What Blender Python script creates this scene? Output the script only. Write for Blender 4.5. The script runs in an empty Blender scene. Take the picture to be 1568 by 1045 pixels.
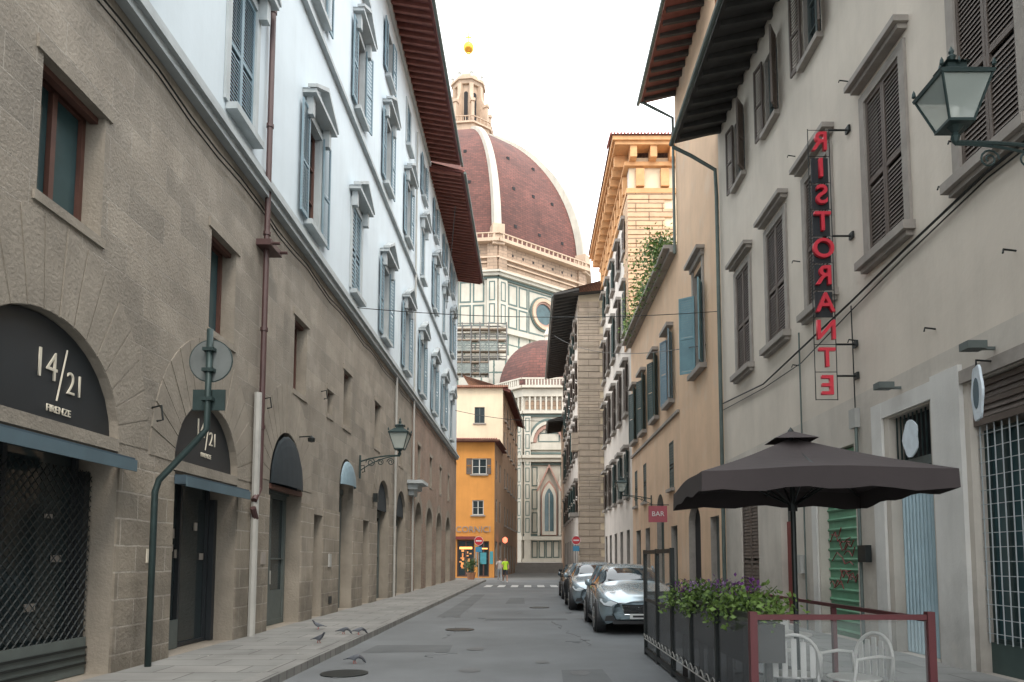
import bpy, bmesh, math, random
from mathutils import Vector, Matrix
random.seed(7)
R=random.random
def U(a,b): return a+(b-a)*random.random()
scene=bpy.context.scene
scene.view_settings.view_transform='Standard'; scene.view_settings.look='None'; scene.view_settings.exposure=0
# ---------------------------------------------------------------- materials
def _base(name):
    m=bpy.data.materials.new(name); m.use_nodes=True
    nt=m.node_tree; b=nt.nodes.get('Principled BSDF'); return m,nt,b
def _c(c,k=1.0): return (min(c[0]*k,1),min(c[1]*k,1),min(c[2]*k,1),1)
def _noise(nt,coord,scale,detail=5,rough=.6):
    n=nt.nodes.new('ShaderNodeTexNoise'); n.inputs['Scale'].default_value=scale
    n.inputs['Detail'].default_value=detail; n.inputs['Roughness'].default_value=rough
    nt.links.new(coord,n.inputs['Vector']); return n.outputs['Fac']
def _mapr(nt,src,a,b,c,d):
    n=nt.nodes.new('ShaderNodeMapRange'); n.inputs[1].default_value=a;n.inputs[2].default_value=b
    n.inputs[3].default_value=c;n.inputs[4].default_value=d; nt.links.new(src,n.inputs[0]); return n.outputs[0]
def _mix(nt,fac,A,B,mode='MIX'):
    n=nt.nodes.new('ShaderNodeMix'); n.data_type='RGBA'; n.blend_type=mode
    for i,x in ((0,fac),(6,A),(7,B)):
        if isinstance(x,bpy.types.NodeSocket): nt.links.new(x,n.inputs[i])
        else: n.inputs[i].default_value=x
    return n.outputs[2]
def _gray(nt,src):
    n=nt.nodes.new('ShaderNodeCombineColor')
    for i in range(3): nt.links.new(src,n.inputs[i])
    return n.outputs[0]
def _math(nt,op,a,b):
    n=nt.nodes.new('ShaderNodeMath'); n.operation=op
    for i,x in enumerate((a,b)):
        if isinstance(x,bpy.types.NodeSocket): nt.links.new(x,n.inputs[i])
        else: n.inputs[i].default_value=x
    return n.outputs[0]
def _finish(nt,b,col,coord,var,scale,streak,bump,bscale,height=None,hstr=0,dirt=0,pcol=(.62,.57,.50,1)):
    f=_mapr(nt,_noise(nt,coord,scale),.3,.7,1-var,1+var*.6)
    col=_mix(nt,1.0,col,_gray(nt,f),'MULTIPLY')
    if streak:
        mp=nt.nodes.new('ShaderNodeMapping'); mp.inputs['Scale'].default_value=(1.6,1.6,.2); nt.links.new(coord,mp.inputs[0])
        f2=_mapr(nt,_noise(nt,mp.outputs[0],1.1,7,.7),.45,.8,1,1-streak)
        col=_mix(nt,1.0,col,_gray(nt,f2),'MULTIPLY')
    if dirt:
        sx=nt.nodes.new('ShaderNodeSeparateXYZ'); nt.links.new(coord,sx.inputs[0])
        h=_math(nt,'ADD',sx.outputs[2],_mapr(nt,_noise(nt,coord,2.2,6),.3,.7,-.5,.5))
        col=_mix(nt,1.0,col,_gray(nt,_mapr(nt,h,.1,1.5,1-dirt,1)),'MULTIPLY')
        pch=_mapr(nt,_noise(nt,coord,.45,8,.7),.54,.60,0,.2)
        col=_mix(nt,pch,col,pcol)
    nt.links.new(col,b.inputs['Base Color'])
    if bump or height is not None:
        bp=nt.nodes.new('ShaderNodeBump'); bp.inputs['Strength'].default_value=1; bp.inputs['Distance'].default_value=1
        h=_mapr(nt,_noise(nt,coord,bscale,4),0,1,0,bump)
        if height is not None: h=_math(nt,'ADD',h,_mapr(nt,height,0,1,hstr,0))
        nt.links.new(h,bp.inputs['Height']); nt.links.new(bp.outputs[0],b.inputs['Normal'])
def M(name,col,rough=.7,var=.12,scale=2.0,metal=0,bump=0.0,bscale=30,streak=0,alpha=1,emit=0,coat=0,dirt=0):
    m,nt,b=_base(name); tc=nt.nodes.new('ShaderNodeTexCoord')
    rgb=nt.nodes.new('ShaderNodeRGB'); rgb.outputs[0].default_value=_c(col)
    _finish(nt,b,rgb.outputs[0],tc.outputs['Object'],var,scale,streak,bump,bscale,dirt=dirt)
    b.inputs['Roughness'].default_value=rough; b.inputs['Metallic'].default_value=metal
    b.inputs['Alpha'].default_value=alpha
    if coat: b.inputs['Coat Weight'].default_value=coat
    if emit:
        b.inputs['Emission Color'].default_value=_c(col); b.inputs['Emission Strength'].default_value=emit
    return m
def BR(name,c1,c2,mort,bw,bh,ms,rough=.8,var=.15,scale=1.5,bump=.004,bscale=18,hstr=.015,off=.5,streak=.15,bias=0,smooth=.1,dirt=0,pcol=(.42,.38,.33,1)):
    m,nt,b=_base(name); tc=nt.nodes.new('ShaderNodeTexCoord'); t=nt.nodes.new('ShaderNodeTexBrick')
    nv=nt.nodes.new('ShaderNodeTexNoise'); nv.inputs['Scale'].default_value=1.7; nt.links.new(tc.outputs['UV'],nv.inputs['Vector'])
    vm=nt.nodes.new('ShaderNodeVectorMath'); vm.operation='MULTIPLY_ADD'; nt.links.new(nv.outputs['Color'],vm.inputs[0])
    vm.inputs[1].default_value=(ms*2,ms*2,0); nt.links.new(tc.outputs['UV'],vm.inputs[2])
    nt.links.new(vm.outputs[0],t.inputs['Vector'])
    t.inputs['Scale'].default_value=1; t.inputs['Color1'].default_value=_c(c1); t.inputs['Color2'].default_value=_c(c2)
    t.inputs['Mortar'].default_value=_c(mort); t.inputs['Mortar Size'].default_value=ms; t.inputs['Mortar Smooth'].default_value=smooth
    t.inputs['Bias'].default_value=bias; t.inputs['Brick Width'].default_value=bw; t.inputs['Row Height'].default_value=bh; t.offset=off
    _finish(nt,b,t.outputs['Color'],tc.outputs['Object'],var,scale,streak,bump,bscale,t.outputs['Fac'],hstr,dirt=dirt,pcol=pcol)
    b.inputs['Roughness'].default_value=rough; return m
m_stone=BR('ashlar_stone',(.315,.28,.232),(.235,.212,.178),(.36,.33,.285),.95,.42,.008,var=.24,scale=.9,bump=.016,bscale=22,hstr=.012,streak=.18,dirt=.3)
m_vous=M('voussoir_stone',(.285,.255,.212),.85,.24,1.2,bump=.014,bscale=20,streak=.18)
m_pier=BR('rusticated_stone',(.305,.268,.215),(.24,.212,.172),(.39,.355,.305),.8,.36,.014,var=.24,scale=1.1,bump=.016,bscale=20,hstr=.02,dirt=.35)
m_redbrick=BR('old_brick',(.32,.20,.145),(.24,.165,.125),(.36,.31,.26),.28,.075,.012,var=.28,scale=.6,bump=.006,dirt=.2)
m_whitepl=M('pale_blue_plaster',(.585,.665,.715),.85,.06,.6,bump=.002,bscale=12,streak=.08)
m_trim=M('grey_stone_trim',(.42,.46,.475),.8,.14,2,bump=.003,streak=.14)
m_shut=M('blue_grey_shutter_paint',(.19,.275,.325),.6,.12,3)
m_shutg=M('brown_shutter_paint',(.115,.09,.075),.6,.15,3)
m_shutd=M('dark_green_shutter_paint',(.05,.08,.075),.6,.15,3)
m_shutb=M('teal_shutter_paint',(.17,.30,.34),.6,.12,3)
m_glass=M('window_glass',(.03,.042,.046),.07,.3,.5)
m_glasst=M('teal_window_glass',(.045,.09,.10),.1,.3,.8)
m_wood=M('red_brown_wood',(.11,.05,.038),.55,.2,4)
m_woodg=M('grey_green_wood',(.10,.12,.115),.6,.15,4)
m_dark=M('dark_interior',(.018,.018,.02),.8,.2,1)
m_black=M('black_panel',(.022,.027,.032),.45,.2,1)
m_iron=M('black_iron',(.03,.035,.035),.45,.2,6,metal=.6)
m_iront=M('green_iron',(.035,.06,.06),.5,.2,6,metal=.3)
m_rust=M('oxblood_pipe',(.075,.038,.037),.5,.2,3)
m_pipe=M('grey_pipe',(.38,.38,.36),.6,.15,2)
m_navy=M('navy_awning',(.045,.075,.10),.75,.12,3)
m_navyb=M('blue_grey_awning_edge',(.085,.135,.165),.7,.12,3)
m_navyd=M('dark_navy_canvas',(.018,.026,.032),.95,.12,3)
m_cream=M('sign_lettering',(.66,.62,.52),.5,.05,3)
m_rafter=M('rafter_wood',(.20,.075,.06),.8,.25,2,bump=.004)
m_soffit=M('soffit_boards',(.15,.05,.045),.8,.25,2)
m_tile=BR('roof_tiles',(.36,.17,.11),(.27,.13,.09),(.12,.07,.05),.2,.4,.02,var=.25,scale=1)
m_tilee=M('tile_ends',(.33,.12,.10),.8,.3,4,bump=.003)
m_soffd=M('dark_soffit',(.06,.058,.055),.8,.25,2)
m_graypl=M('old_cream_plaster',(.64,.575,.495),.9,.11,.5,bump=.004,bscale=9,streak=.12,dirt=.0)
m_graylo=M('stained_plaster',(.56,.515,.455),.9,.15,.6,bump=.005,bscale=9,streak=.18,dirt=.35)
m_peach=M('peach_plaster',(.70,.49,.33),.9,.12,.5,bump=.003,bscale=9,streak=.14,dirt=.2)
m_cream_pl=M('cream_plaster',(.74,.62,.45),.9,.1,.5,bump=.003,bscale=9,streak=.12)
m_whitish=M('pinkish_white_plaster',(.66,.60,.54),.9,.1,.5,bump=.003,bscale=9,streak=.15)
m_orange=M('orange_plaster',(.68,.30,.075),.9,.12,.5,bump=.003,bscale=9,streak=.15)
m_brownpl=M('brown_plaster',(.38,.25,.165),.9,.15,.5,streak=.2)
m_quoin=BR('quoin_stone',(.62,.42,.26),(.55,.37,.24),(.24,.16,.10),1.6,.55,.03,var=.15,hstr=.03)
m_quoin2=BR('pale_quoin_stone',(.50,.40,.31),(.43,.35,.27),(.25,.2,.16),1.6,.5,.02,var=.15,hstr=.02)
m_sill=M('window_stone',(.32,.29,.26),.85,.18,3,bump=.003)
m_pilaster=M('white_pilaster_plaster',(.64,.63,.60),.85,.1,1,streak=.15,bump=.003,dirt=.3)
m_greendoor=M('green_roller_shutter',(.13,.32,.20),.55,.18,1.2,streak=.3)
m_bluedoor=M('pale_blue_corrugated_metal',(.42,.56,.62),.5,.12,2,streak=.15)
m_reddoor=M('dark_red_door',(.20,.035,.032),.5,.15,2)
m_redneon=M('red_sign_letters',(.66,.045,.07),.35,.08,3)
m_zinc=M('zinc_gutter',(.11,.14,.13),.5,.2,3,metal=.3)
# ---------------------------------------------------------------- mesh builder
class MB:
    def __init__(s): s.v=[];s.f=[]
    def add(s,vs,fs):
        n=len(s.v); s.v+=[tuple(p) for p in vs]; s.f+=[tuple(i+n for i in f) for f in fs]
    def quad(s,a,b,c,d): s.add([a,b,c,d],[(0,1,2,3)])
    def poly(s,ps): s.add(ps,[tuple(range(len(ps)))])
class Obj:
    def __init__(s,name,loc=(0,0,0),rotz=0):
        s.name=name;s.loc=Vector(loc);s.rotz=rotz;s.parts={};s.extra=[]
        s.e=bpy.data.objects.new(name,None); scene.collection.objects.link(s.e)
        s.e.empty_display_size=.3
    def p(s,part,mat,smooth=False):
        k=(part,mat.name)
        if k not in s.parts: s.parts[k]=(MB(),mat,smooth)
        return s.parts[k][0]
    def done(s,local=False):
        for (part,_),(mb,mat,sm) in s.parts.items():
            if not mb.f: continue
            me=bpy.data.meshes.new(part); L=Vector((0,0,0)) if local else s.loc
            me.from_pydata([tuple(Vector(v)-L) for v in mb.v],[],mb.f); me.materials.append(mat)
            uv=me.uv_layers.new(name='UVMap'); me.update()
            for po in me.polygons:
                n=po.normal; ax,ay,az=abs(n.x),abs(n.y),abs(n.z)
                for li in po.loop_indices:
                    w=mb.v[me.loops[li].vertex_index]
                    if az>.8 and az>ax and az>ay: c=(w[0],w[1])
                    elif ax>=ay: c=(w[1],w[2])
                    else: c=(w[0],w[2])
                    uv.data[li].uv=c
                po.use_smooth=sm
            ob=bpy.data.objects.new(part,me); scene.collection.objects.link(ob); ob.parent=s.e
        for ob in s.extra: ob.parent=s.e
        s.e.location=s.loc; s.e.rotation_euler=(0,0,s.rotz)
        return s.e
class Fr:
    def __init__(s,o,u,n):
        s.o=o; l=math.hypot(*u); s.u=(u[0]/l,u[1]/l); l=math.hypot(*n); s.n=(n[0]/l,n[1]/l)
    def P(s,u,z,d=0): return (s.o[0]+s.u[0]*u+s.n[0]*d, s.o[1]+s.u[1]*u+s.n[1]*d, z)
def box(mb,fr,u0,u1,z0,z1,d0,d1):
    P=fr.P; vs=[P(u0,z0,d0),P(u1,z0,d0),P(u1,z1,d0),P(u0,z1,d0),P(u0,z0,d1),P(u1,z0,d1),P(u1,z1,d1),P(u0,z1,d1)]
    mb.add(vs,[(3,2,1,0),(4,5,6,7),(0,1,5,4),(2,3,7,6),(1,2,6,5),(3,0,4,7)])
W=Fr((0,0),(1,0),(0,1))
def wbox(mb,x0,x1,y0,y1,z0,z1): box(mb,W,x0,x1,z0,z1,y0,y1)
def prism(mb,fr,pts,d0,d1):
    n=len(pts); vs=[fr.P(u,z,d0) for u,z in pts]+[fr.P(u,z,d1) for u,z in pts]
    fs=[tuple(range(n))[::-1],tuple(range(n,2*n))]+[(i,(i+1)%n,n+(i+1)%n,n+i) for i in range(n)]
    mb.add(vs,fs)
def tube(mb,pts,r,seg=6,caps=True,r2=None):
    pts=[Vector(p) for p in pts]; n=len(pts); rings=[]
    up=None
    for i,p in enumerate(pts):
        t=(pts[min(i+1,n-1)]-pts[max(i-1,0)]).normalized()
        if up is None: up=Vector((0,0,1)) if abs(t.z)<.9 else Vector((1,0,0))
        a=t.cross(up)
        if a.length<1e-4: a=t.cross(Vector((0,1,0)))
        a.normalize(); b=a.cross(t).normalized(); up=b
        rr=r if r2 is None else r+(r2-r)*i/(n-1)
        rings.append([p+a*math.cos(2*math.pi*k/seg)*rr+b*math.sin(2*math.pi*k/seg)*rr for k in range(seg)])
    vs=[v for ring in rings for v in ring]; fs=[]
    for i in range(n-1):
        for k in range(seg):
            k2=(k+1)%seg; fs.append((i*seg+k,i*seg+k2,(i+1)*seg+k2,(i+1)*seg+k))
    if caps: fs.append(tuple(range(seg))[::-1]); fs.append(tuple((n-1)*seg+k for k in range(seg)))
    mb.add(vs,fs)
def lathe(mb,c,prof,seg=12,ax='z',rot=0):
    vs=[];fs=[];n=len(prof)
    for i,(r,h) in enumerate(prof):
        for k in range(seg):
            a=2*math.pi*k/seg+rot; x,y=r*math.cos(a),r*math.sin(a)
            if ax=='z': vs.append((c[0]+x,c[1]+y,c[2]+h))
            elif ax=='x': vs.append((c[0]+h,c[1]+x,c[2]+y))
            else: vs.append((c[0]+x,c[1]+h,c[2]+y))
    for i in range(n-1):
        for k in range(seg):
            k2=(k+1)%seg; fs.append((i*seg+k,i*seg+k2,(i+1)*seg+k2,(i+1)*seg+k))
    if prof[0][0]>1e-4: fs.append(tuple(range(seg))[::-1])
    if prof[-1][0]>1e-4: fs.append(tuple((n-1)*seg+k for k in range(seg)))
    mb.add(vs,fs)
def text(obj,body,size,mtx,mat,extr=.01,part='lettering',sx=1.0,offs=0.0):
    cu=bpy.data.curves.new(part,'FONT'); cu.body=body; cu.size=size; cu.extrude=extr; cu.align_x='CENTER'; cu.align_y='CENTER'; cu.offset=offs
    t=bpy.data.objects.new('tmp',cu); scene.collection.objects.link(t)
    dg=bpy.context.evaluated_depsgraph_get(); me=bpy.data.meshes.new_from_object(t.evaluated_get(dg))
    bpy.data.objects.remove(t); me.materials.clear(); me.materials.append(mat)
    me.transform(Matrix.Diagonal((sx,1,1,1))); m=mtx.copy(); m.translation=m.translation-obj.loc; me.transform(m)
    ob=bpy.data.objects.new(part,me); scene.collection.objects.link(ob); obj.extra.append(ob)
def fmat(xa,ya,pos):
    xa=Vector(xa);ya=Vector(ya);za=xa.cross(ya); m=Matrix.Identity(4)
    for i in range(3): m[i][0]=xa[i];m[i][1]=ya[i];m[i][2]=za[i];m[i][3]=pos[i]
    return m
# ---------------------------------------------------------------- facade tools
def arcpts(cu,rx,zs,rz,n=14): return [(cu+rx*math.cos(math.pi*i/n),zs+rz*math.sin(math.pi*i/n)) for i in range(n+1)]
def wall(obj,fr,u0,u1,z0,z1,holes,mat,rmat=None,depth=.3,part='walls'):
    mb=obj.p(part,mat); rb=obj.p('reveals',rmat or mat)
    hs=[h for h in holes if h[0]>=u0-1e-6 and h[1]<=u1+1e-6 and h[2]>=z0-1e-6 and h[3]<=z1+1e-6]
    us=sorted(set([u0,u1]+[round(h[i],4) for h in hs for i in (0,1)])); zs=sorted(set([z0,z1]+[round(h[i],4) for h in hs for i in (2,3)]))
    for i in range(len(us)-1):
        for j in range(len(zs)-1):
            cu=(us[i]+us[i+1])/2; cz=(zs[j]+zs[j+1])/2
            if any(h[0]<cu<h[1] and h[2]<cz<h[3] for h in hs): continue
            mb.quad(fr.P(us[i],zs[j]),fr.P(us[i+1],zs[j]),fr.P(us[i+1],zs[j+1]),fr.P(us[i],zs[j+1]))
    for h in hs:
        a,b,c,d,rise=h; zt=d-rise; D=-depth
        rb.quad(fr.P(a,c),fr.P(a,zt),fr.P(a,zt,D),fr.P(a,c,D)); rb.quad(fr.P(b,c),fr.P(b,zt),fr.P(b,zt,D),fr.P(b,c,D))
        rb.quad(fr.P(a,c),fr.P(b,c),fr.P(b,c,D),fr.P(a,c,D))
        if rise<=0: rb.quad(fr.P(a,d),fr.P(b,d),fr.P(b,d,D),fr.P(a,d,D))
        else:
            ps=arcpts((a+b)/2,(b-a)/2,zt,rise)
            for (p,q) in zip(ps[:-1],ps[1:]):
                mb.quad(fr.P(p[0],p[1]),fr.P(q[0],q[1]),fr.P(q[0],d),fr.P(p[0],d))
                rb.quad(fr.P(p[0],p[1]),fr.P(q[0],q[1]),fr.P(q[0],q[1],D),fr.P(p[0],p[1],D))
def archpanel(mb,fr,cu,rx,zs,rz,d):
    mb.poly([fr.P(u,z,d) for u,z in arcpts(cu,rx,zs,rz,20)])
def voussoirs(obj,fr,cu,rx,zs,rz,tx,tz,n,mat=m_vous):
    mb=obj.p('voussoirs',mat); g=.014
    for i in range(n):
        a0=math.pi*i/n+g*.5; a1=math.pi*(i+1)/n-g*.5
        pr=[(cu+(rx+.003)*math.cos(a),zs+(rz+.003)*math.sin(a)) for a in (a0,(a0+a1)/2,a1)]+[(cu+(rx+tx)*math.cos(a),zs+(rz+tz)*math.sin(a)) for a in (a1,(a0+a1)/2,a0)]
        prism(mb,fr,pr,-.01,.006+.008*R())
def shutter(obj,fr,u0,u1,z0,z1,d0,mat,pitch=.07):
    mb=obj.p('shutters',mat); t=.045; s=.055
    box(mb,fr,u0,u0+s,z0,z1,d0,d0+t); box(mb,fr,u1-s,u1,z0,z1,d0,d0+t)
    zm=z0+(z1-z0)*.45
    for a,b in ((z0,z0+.09),(zm,zm+.07),(z1-.07,z1)): box(mb,fr,u0+s,u1-s,a,b,d0+.002,d0+t-.003)
    z=z0+.1
    while z<z1-.12:
        if not(zm-pitch<z<zm+.07): mb.quad(fr.P(u0+s,z,d0+t-.005),fr.P(u1-s,z,d0+t-.005),fr.P(u1-s,z+pitch*1.1,d0+.01),fr.P(u0+s,z+pitch*1.1,d0+.01))
        z+=pitch
def windowf(obj,fr,u0,u1,z0,z1,d,fm,gm,nu=2,nz=3,t=.06):
    g=obj.p('window_glass',gm); g.quad(fr.P(u0,z0,d),fr.P(u1,z0,d),fr.P(u1,z1,d),fr.P(u0,z1,d))
    f=obj.p('window_frames',fm)
    box(f,fr,u0,u0+t,z0,z1,d+.003,d+.06);box(f,fr,u1-t,u1,z0,z1,d+.003,d+.06);box(f,fr,u0+t,u1-t,z0,z0+t,d+.003,d+.057);box(f,fr,u0+t,u1-t,z1-t,z1,d+.003,d+.057)
    for i in range(1,nu): c=u0+(u1-u0)*i/nu; box(f,fr,c-t*.6,c+t*.6,z0+t,z1-t,d+.003,d+.064)
    for i in range(1,nz): c=z0+(z1-z0)*i/nz; box(f,fr,u0+t,u1-t,c-.015,c+.015,d+.003,d+.05)
def eave(obj,fr,u0,u1,z,ov,raf=.55,rm=m_rafter,sm=m_soffit,tiles=True,drop=.35,thick=.12,inner=6,gutter=m_zinc,rr=.07):
    s=obj.p('soffit',sm); P=fr.P
    s.add([P(u0,z,0),P(u1,z,0),P(u1,z-drop,ov),P(u0,z-drop,ov)],[(0,1,2,3)])
    e=obj.p('roof',m_tile); h=inner*.3
    e.add([P(u0,z+thick+h,-inner),P(u1,z+thick+h,-inner),P(u1,z-drop+thick,ov),P(u0,z-drop+thick,ov)],[(0,1,2,3)])
    s.quad(P(u0,z,0),P(u0,z-drop,ov),P(u0,z-drop+thick,ov),P(u0,z+thick,0)); s.quad(P(u1,z,0),P(u1,z-drop,ov),P(u1,z-drop+thick,ov),P(u1,z+thick,0))
    s.quad(P(u0,z-drop,ov),P(u1,z-drop,ov),P(u1,z-drop+thick,ov),P(u0,z-drop+thick,ov))
    r=obj.p('rafters',rm); u=u0+.1
    while u<u1-.1:
        r.add([P(u,z-.003,0),P(u+.12,z-.003,0),P(u+.12,z-drop*.93-.003,ov*.93),P(u,z-drop*.93-.003,ov*.93),
               P(u,z-.2,0),P(u+.12,z-.2,0),P(u+.12,z-drop*.93-.13,ov*.93),P(u,z-drop*.93-.13,ov*.93)],
              [(0,1,2,3),(7,6,5,4),(0,4,5,1),(3,2,6,7),(0,3,7,4),(1,5,6,2)]); u+=raf*U(.93,1.07)
    if tiles:
        t=obj.p('tile_ends',m_tilee); u=u0+.1
        while u<u1: tube(t,[P(u,z+thick-.02,0),P(u,z-drop+thick+.0,ov+.06+U(-.03,.03))],rr,6); u+=rr*3
    if gutter:
        tube(obj.p('gutter',gutter),[P(u0,z-drop-.02,ov+.1),P(u1,z-drop-.02,ov+.1)],.075,8)
def mass(obj,x0,x1,y0,y1,z1,mat):
    wbox(obj.p('rear_walls',mat),x0,x1,y0,y1,0,z1)
# ================================================================= GROUND
m_asph=M('asphalt',(.145,.157,.165),.8,.24,.4,bump=.005,bscale=60,streak=0)
m_ground=M('paving_ground',(.19,.19,.18),.85,.15,.3,bump=.003)
m_side=BR('pavement_slabs',(.25,.25,.24),(.20,.205,.198),(.11,.11,.105),1.1,.6,.012,var=.24,scale=.8,bump=.002,hstr=.006,streak=0)
m_kerb=BR('kerb_stone',(.23,.23,.22),(.18,.18,.175),(.08,.08,.08),.3,1.2,.01,var=.18,streak=0)
m_paint=M('road_paint',(.58,.59,.58),.7,.25,3)
m_patch=M('asphalt_patch',(.108,.117,.122),.85,.18,1,bump=.003,bscale=60)
m_stain=M('oil_stain',(.10,.108,.113),.6,.25,2)
o=Obj('ground'); g=o.p('ground_sheet',m_ground); g.quad((-1500,-1500,0),(1500,-1500,0),(1500,1500,0),(-1500,1500,0)); o.done()
o=Obj('road'); g=o.p('asphalt',m_asph); g.quad((-3.4,-30,.004),(5.8,-30,.004),(5.8,57,.004),(-3.4,57,.004))
g=o.p('patches',m_patch)
for (x0,x1,y0,y1) in ((-1.2,1.0,19,19.7),(-2.9,-1.4,12.5,13.6),(-.9,-.2,26,30),(-2.6,-2.0,20,33),(.4,1.1,8.4,10.6)):
    g.quad((x0,y0,.008),(x1,y0+.1,.008),(x1-.05,y1,.008),(x0+.05,y1-.05,.008))
g=o.p('stains',m_stain)
for i in range(22):
    cx,cy,q=U(-2.8,3.2),U(6,36),U(.05,.24); g.poly([(cx+q*math.cos(a)*U(.7,1.1),cy+q*1.5*math.sin(a)*U(.7,1.1),.0085+i*.0002) for a in [k*math.pi/7 for k in range(14)]])
for i in range(9):
    x,y=U(-2.5,1.2),U(6,30); pts=[]
    for k in range(12): pts.append((x,y,.005)); x+=U(-.09,.09)*(1 if i%2 else 2.5); y+=U(.1,.35)*(1 if i%2 else .25)
    tube(o.p('cracks',m_stain),pts,.006,4)
mh=o.p('manhole_covers',m_iron)
for c in ((-1.6,16.5),(-2.6,10.2),(.3,24)): lathe(mh,(c[0],c[1],.004),[(.33,0),(.33,.014)],20)
g=o.p('crosswalk',m_paint)
for i in range(9): x=-2.7+i*.78; g.quad((x,41.5,.016),(x+.42,41.5,.016),(x+.42,44.6,.016),(x,44.6,.016))
o.done()
o=Obj('pavement'); g=o.p('slabs',m_side); wbox(g,-5.5,-3.53,-30,53,0,.12); k=o.p('kerb',m_kerb); wbox(k,-3.53,-3.25,-30,53,0,.125)
lb=o.p('litter',m_cream)
for i in range(40):
    x,y,q=U(-5.3,-3.6),U(7,40),U(.01,.03); lb.quad((x,y,.124),(x+q,y+q*.3,.124),(x+q*.8,y+q,.124),(x,y+q,.124))
sp=o.p('gum_spots',m_stain)
for i in range(60):
    x,y,q=U(-5.4,-3.6),U(6,40),U(.02,.05); sp.poly([(x+q*math.cos(a),y+q*math.sin(a),.1225) for a in [k*math.pi/4 for k in range(8)]])
o.done()
o=Obj('pavement'); g=o.p('slabs',m_side); wbox(g,3.9,6.0,-30,60,0,.10); k=o.p('kerb',m_kerb); wbox(k,3.65,3.9,-30,60,0,.105); o.done()
# ================================================================= LEFT PALAZZO
L=Fr((-5.5,0),(0,1),(1,0))
o=Obj('stone_palazzo',(-5.5,14,0)); A=o
ZS=9.1
gh=[(-3.0,-.2,.12,4.43,1.28),(1.8,4.6,.12,4.43,1.28),(6.6,9.5,.12,4.43,1.28),(11.0,13.4,.12,4.25,1.15),(15.05,17.2,.12,4.45,1.2),(18.15,19.0,.12,2.75,0),(20.6,22.2,.12,4.6,.8),
    (23.5,24.5,.12,2.9,0),(25.7,27.9,.12,4.55,1.1),(29.4,31.6,.12,4.5,1.1)]
gh2=[(34.2,36.3,.12,4.4,1.0),(37.9,40.2,.12,4.4,1.0),(42.0,44.5,.12,4.4,1.0),(46.6,49.2,.12,4.4,1.0)]
mz=[(2.6,3.8,5.7,7.3,0),(7.7,8.9,5.7,7.3,0),(12.0,13.05,5.55,7.3,0),(16.4,17.35,5.55,7.3,0),(19.2,19.7,5.55,6.2,0),(20.85,21.7,5.55,7.2,0),(25.1,26.0,5.6,7.2,0),(29.8,30.7,5.6,7.2,0)]
mz2=[(34.8,35.7,5.6,7.2,0),(39,39.9,5.6,7.2,0),(43.3,44.2,5.6,7.2,0),(47.6,48.5,5.6,7.2,0)]
wall(o,L,-8,32.9,.0,ZS,gh+mz,m_stone,m_vous,.55)
wall(o,L,32.9,53,.0,ZS,gh2+mz2,m_redbrick,m_vous,.55)
cols=[-.5,4,8.5,13.0,17.45,21.95,26.4,30.95,35.45,39.95,44.45,48.95]
uph=[]
for c in cols: uph+=[(c-.58,c+.58,9.85,12.55,0),(c-.55,c+.55,15.75,18.3,0),(c-.5,c+.5,20.0,21.9,0)]
wall(o,L,-8,53,ZS,23.3,uph,m_whitepl,m_trim,.25,part='upper_walls')
t=o.p('string_courses',m_trim)
box(t,L,-8,53,8.98,9.12,.002,.16); box(t,L,-8,53,9.12,9.22,.003,.24); box(t,L,-8,53,9.22,9.55,.003,.06)
box(t,L,-8,53,15.0,15.12,.003,.14); box(t,L,-8,53,15.12,15.3,.003,.05); box(t,L,-8,53,22.9,23.2,.003,.12)
for c in cols:
    near=c<20; p=.075 if near else .13
    for (z0,z1,w,kind) in ((9.85,12.55,.58,1),(15.75,18.3,.55,1),(20.0,21.9,.5,0)):
        windowf(o,L,c-w,c+w,z0,z1,-.2,m_wood,m_glass,2,3)
        s=w+.02; box(t,L,c-s-.05,c+s+.05,z0-.14,z0-.01,.004,.22)
        box(t,L,c-w-.17,c-w-.002,z0,z1+.15,.004,.05); box(t,L,c+w+.002,c+w+.17,z0,z1+.15,.004,.05); box(t,L,c-w,c+w,z1+.002,z1+.15,.004,.048)
        if kind:
            box(t,L,c-w-.36,c+w+.36,z1+.3,z1+.4,.004,.34)
            prism(t,L,[(c-w-.38,z1+.403),(c+w+.38,z1+.403),(c,z1+.92)],.004,.14)
            for q in (-1,1):
                a=(c+q*(w+.40),z1+.405);b=(c,z1+.93); prism(t,L,[a,b,(b[0],b[1]+.11),(a[0],a[1]+.09)],.142,.37)
            for q in (-1,1): box(t,L,c+q*(w+.12)-.09,c+q*(w+.12)+.09,z1-.15,z1+.298,.055,.22)
        rr_=R()
        if c<14 and c>12 or rr_<.22:
            shutter(o,L,c-w,c,z0,z1,-.04,m_shut,p); shutter(o,L,c,c+w,z0,z1,-.04,m_shut,p)
        else:
            w2=w*.92
            shutter(o,L,c-w-.02-w2,c-w-.02,z0-.02,z1+.05,.07,m_shut,p)
            an=U(.03,.22); f2=Fr(L.P(c+w+.02,0,.07)[:2],(math.sin(an),math.cos(an)),(math.cos(an),-math.sin(an)))
            shutter(o,f2,0,w2,z0-.02,z1+.05,0,m_shut,p)
eave(o,L,-8,37.5,23.3,1.7,raf=.42,inner=7)
eave(o,L,37.5,53.3,22.9,1.85,raf=.42,inner=7)
mass(o,-18,-6.1,-8,52.95,22.5,m_whitepl)
wbox(o.p('end_wall',m_whitepl),-6.1,-5.52,52.7,52.99,0,22.8)
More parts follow.
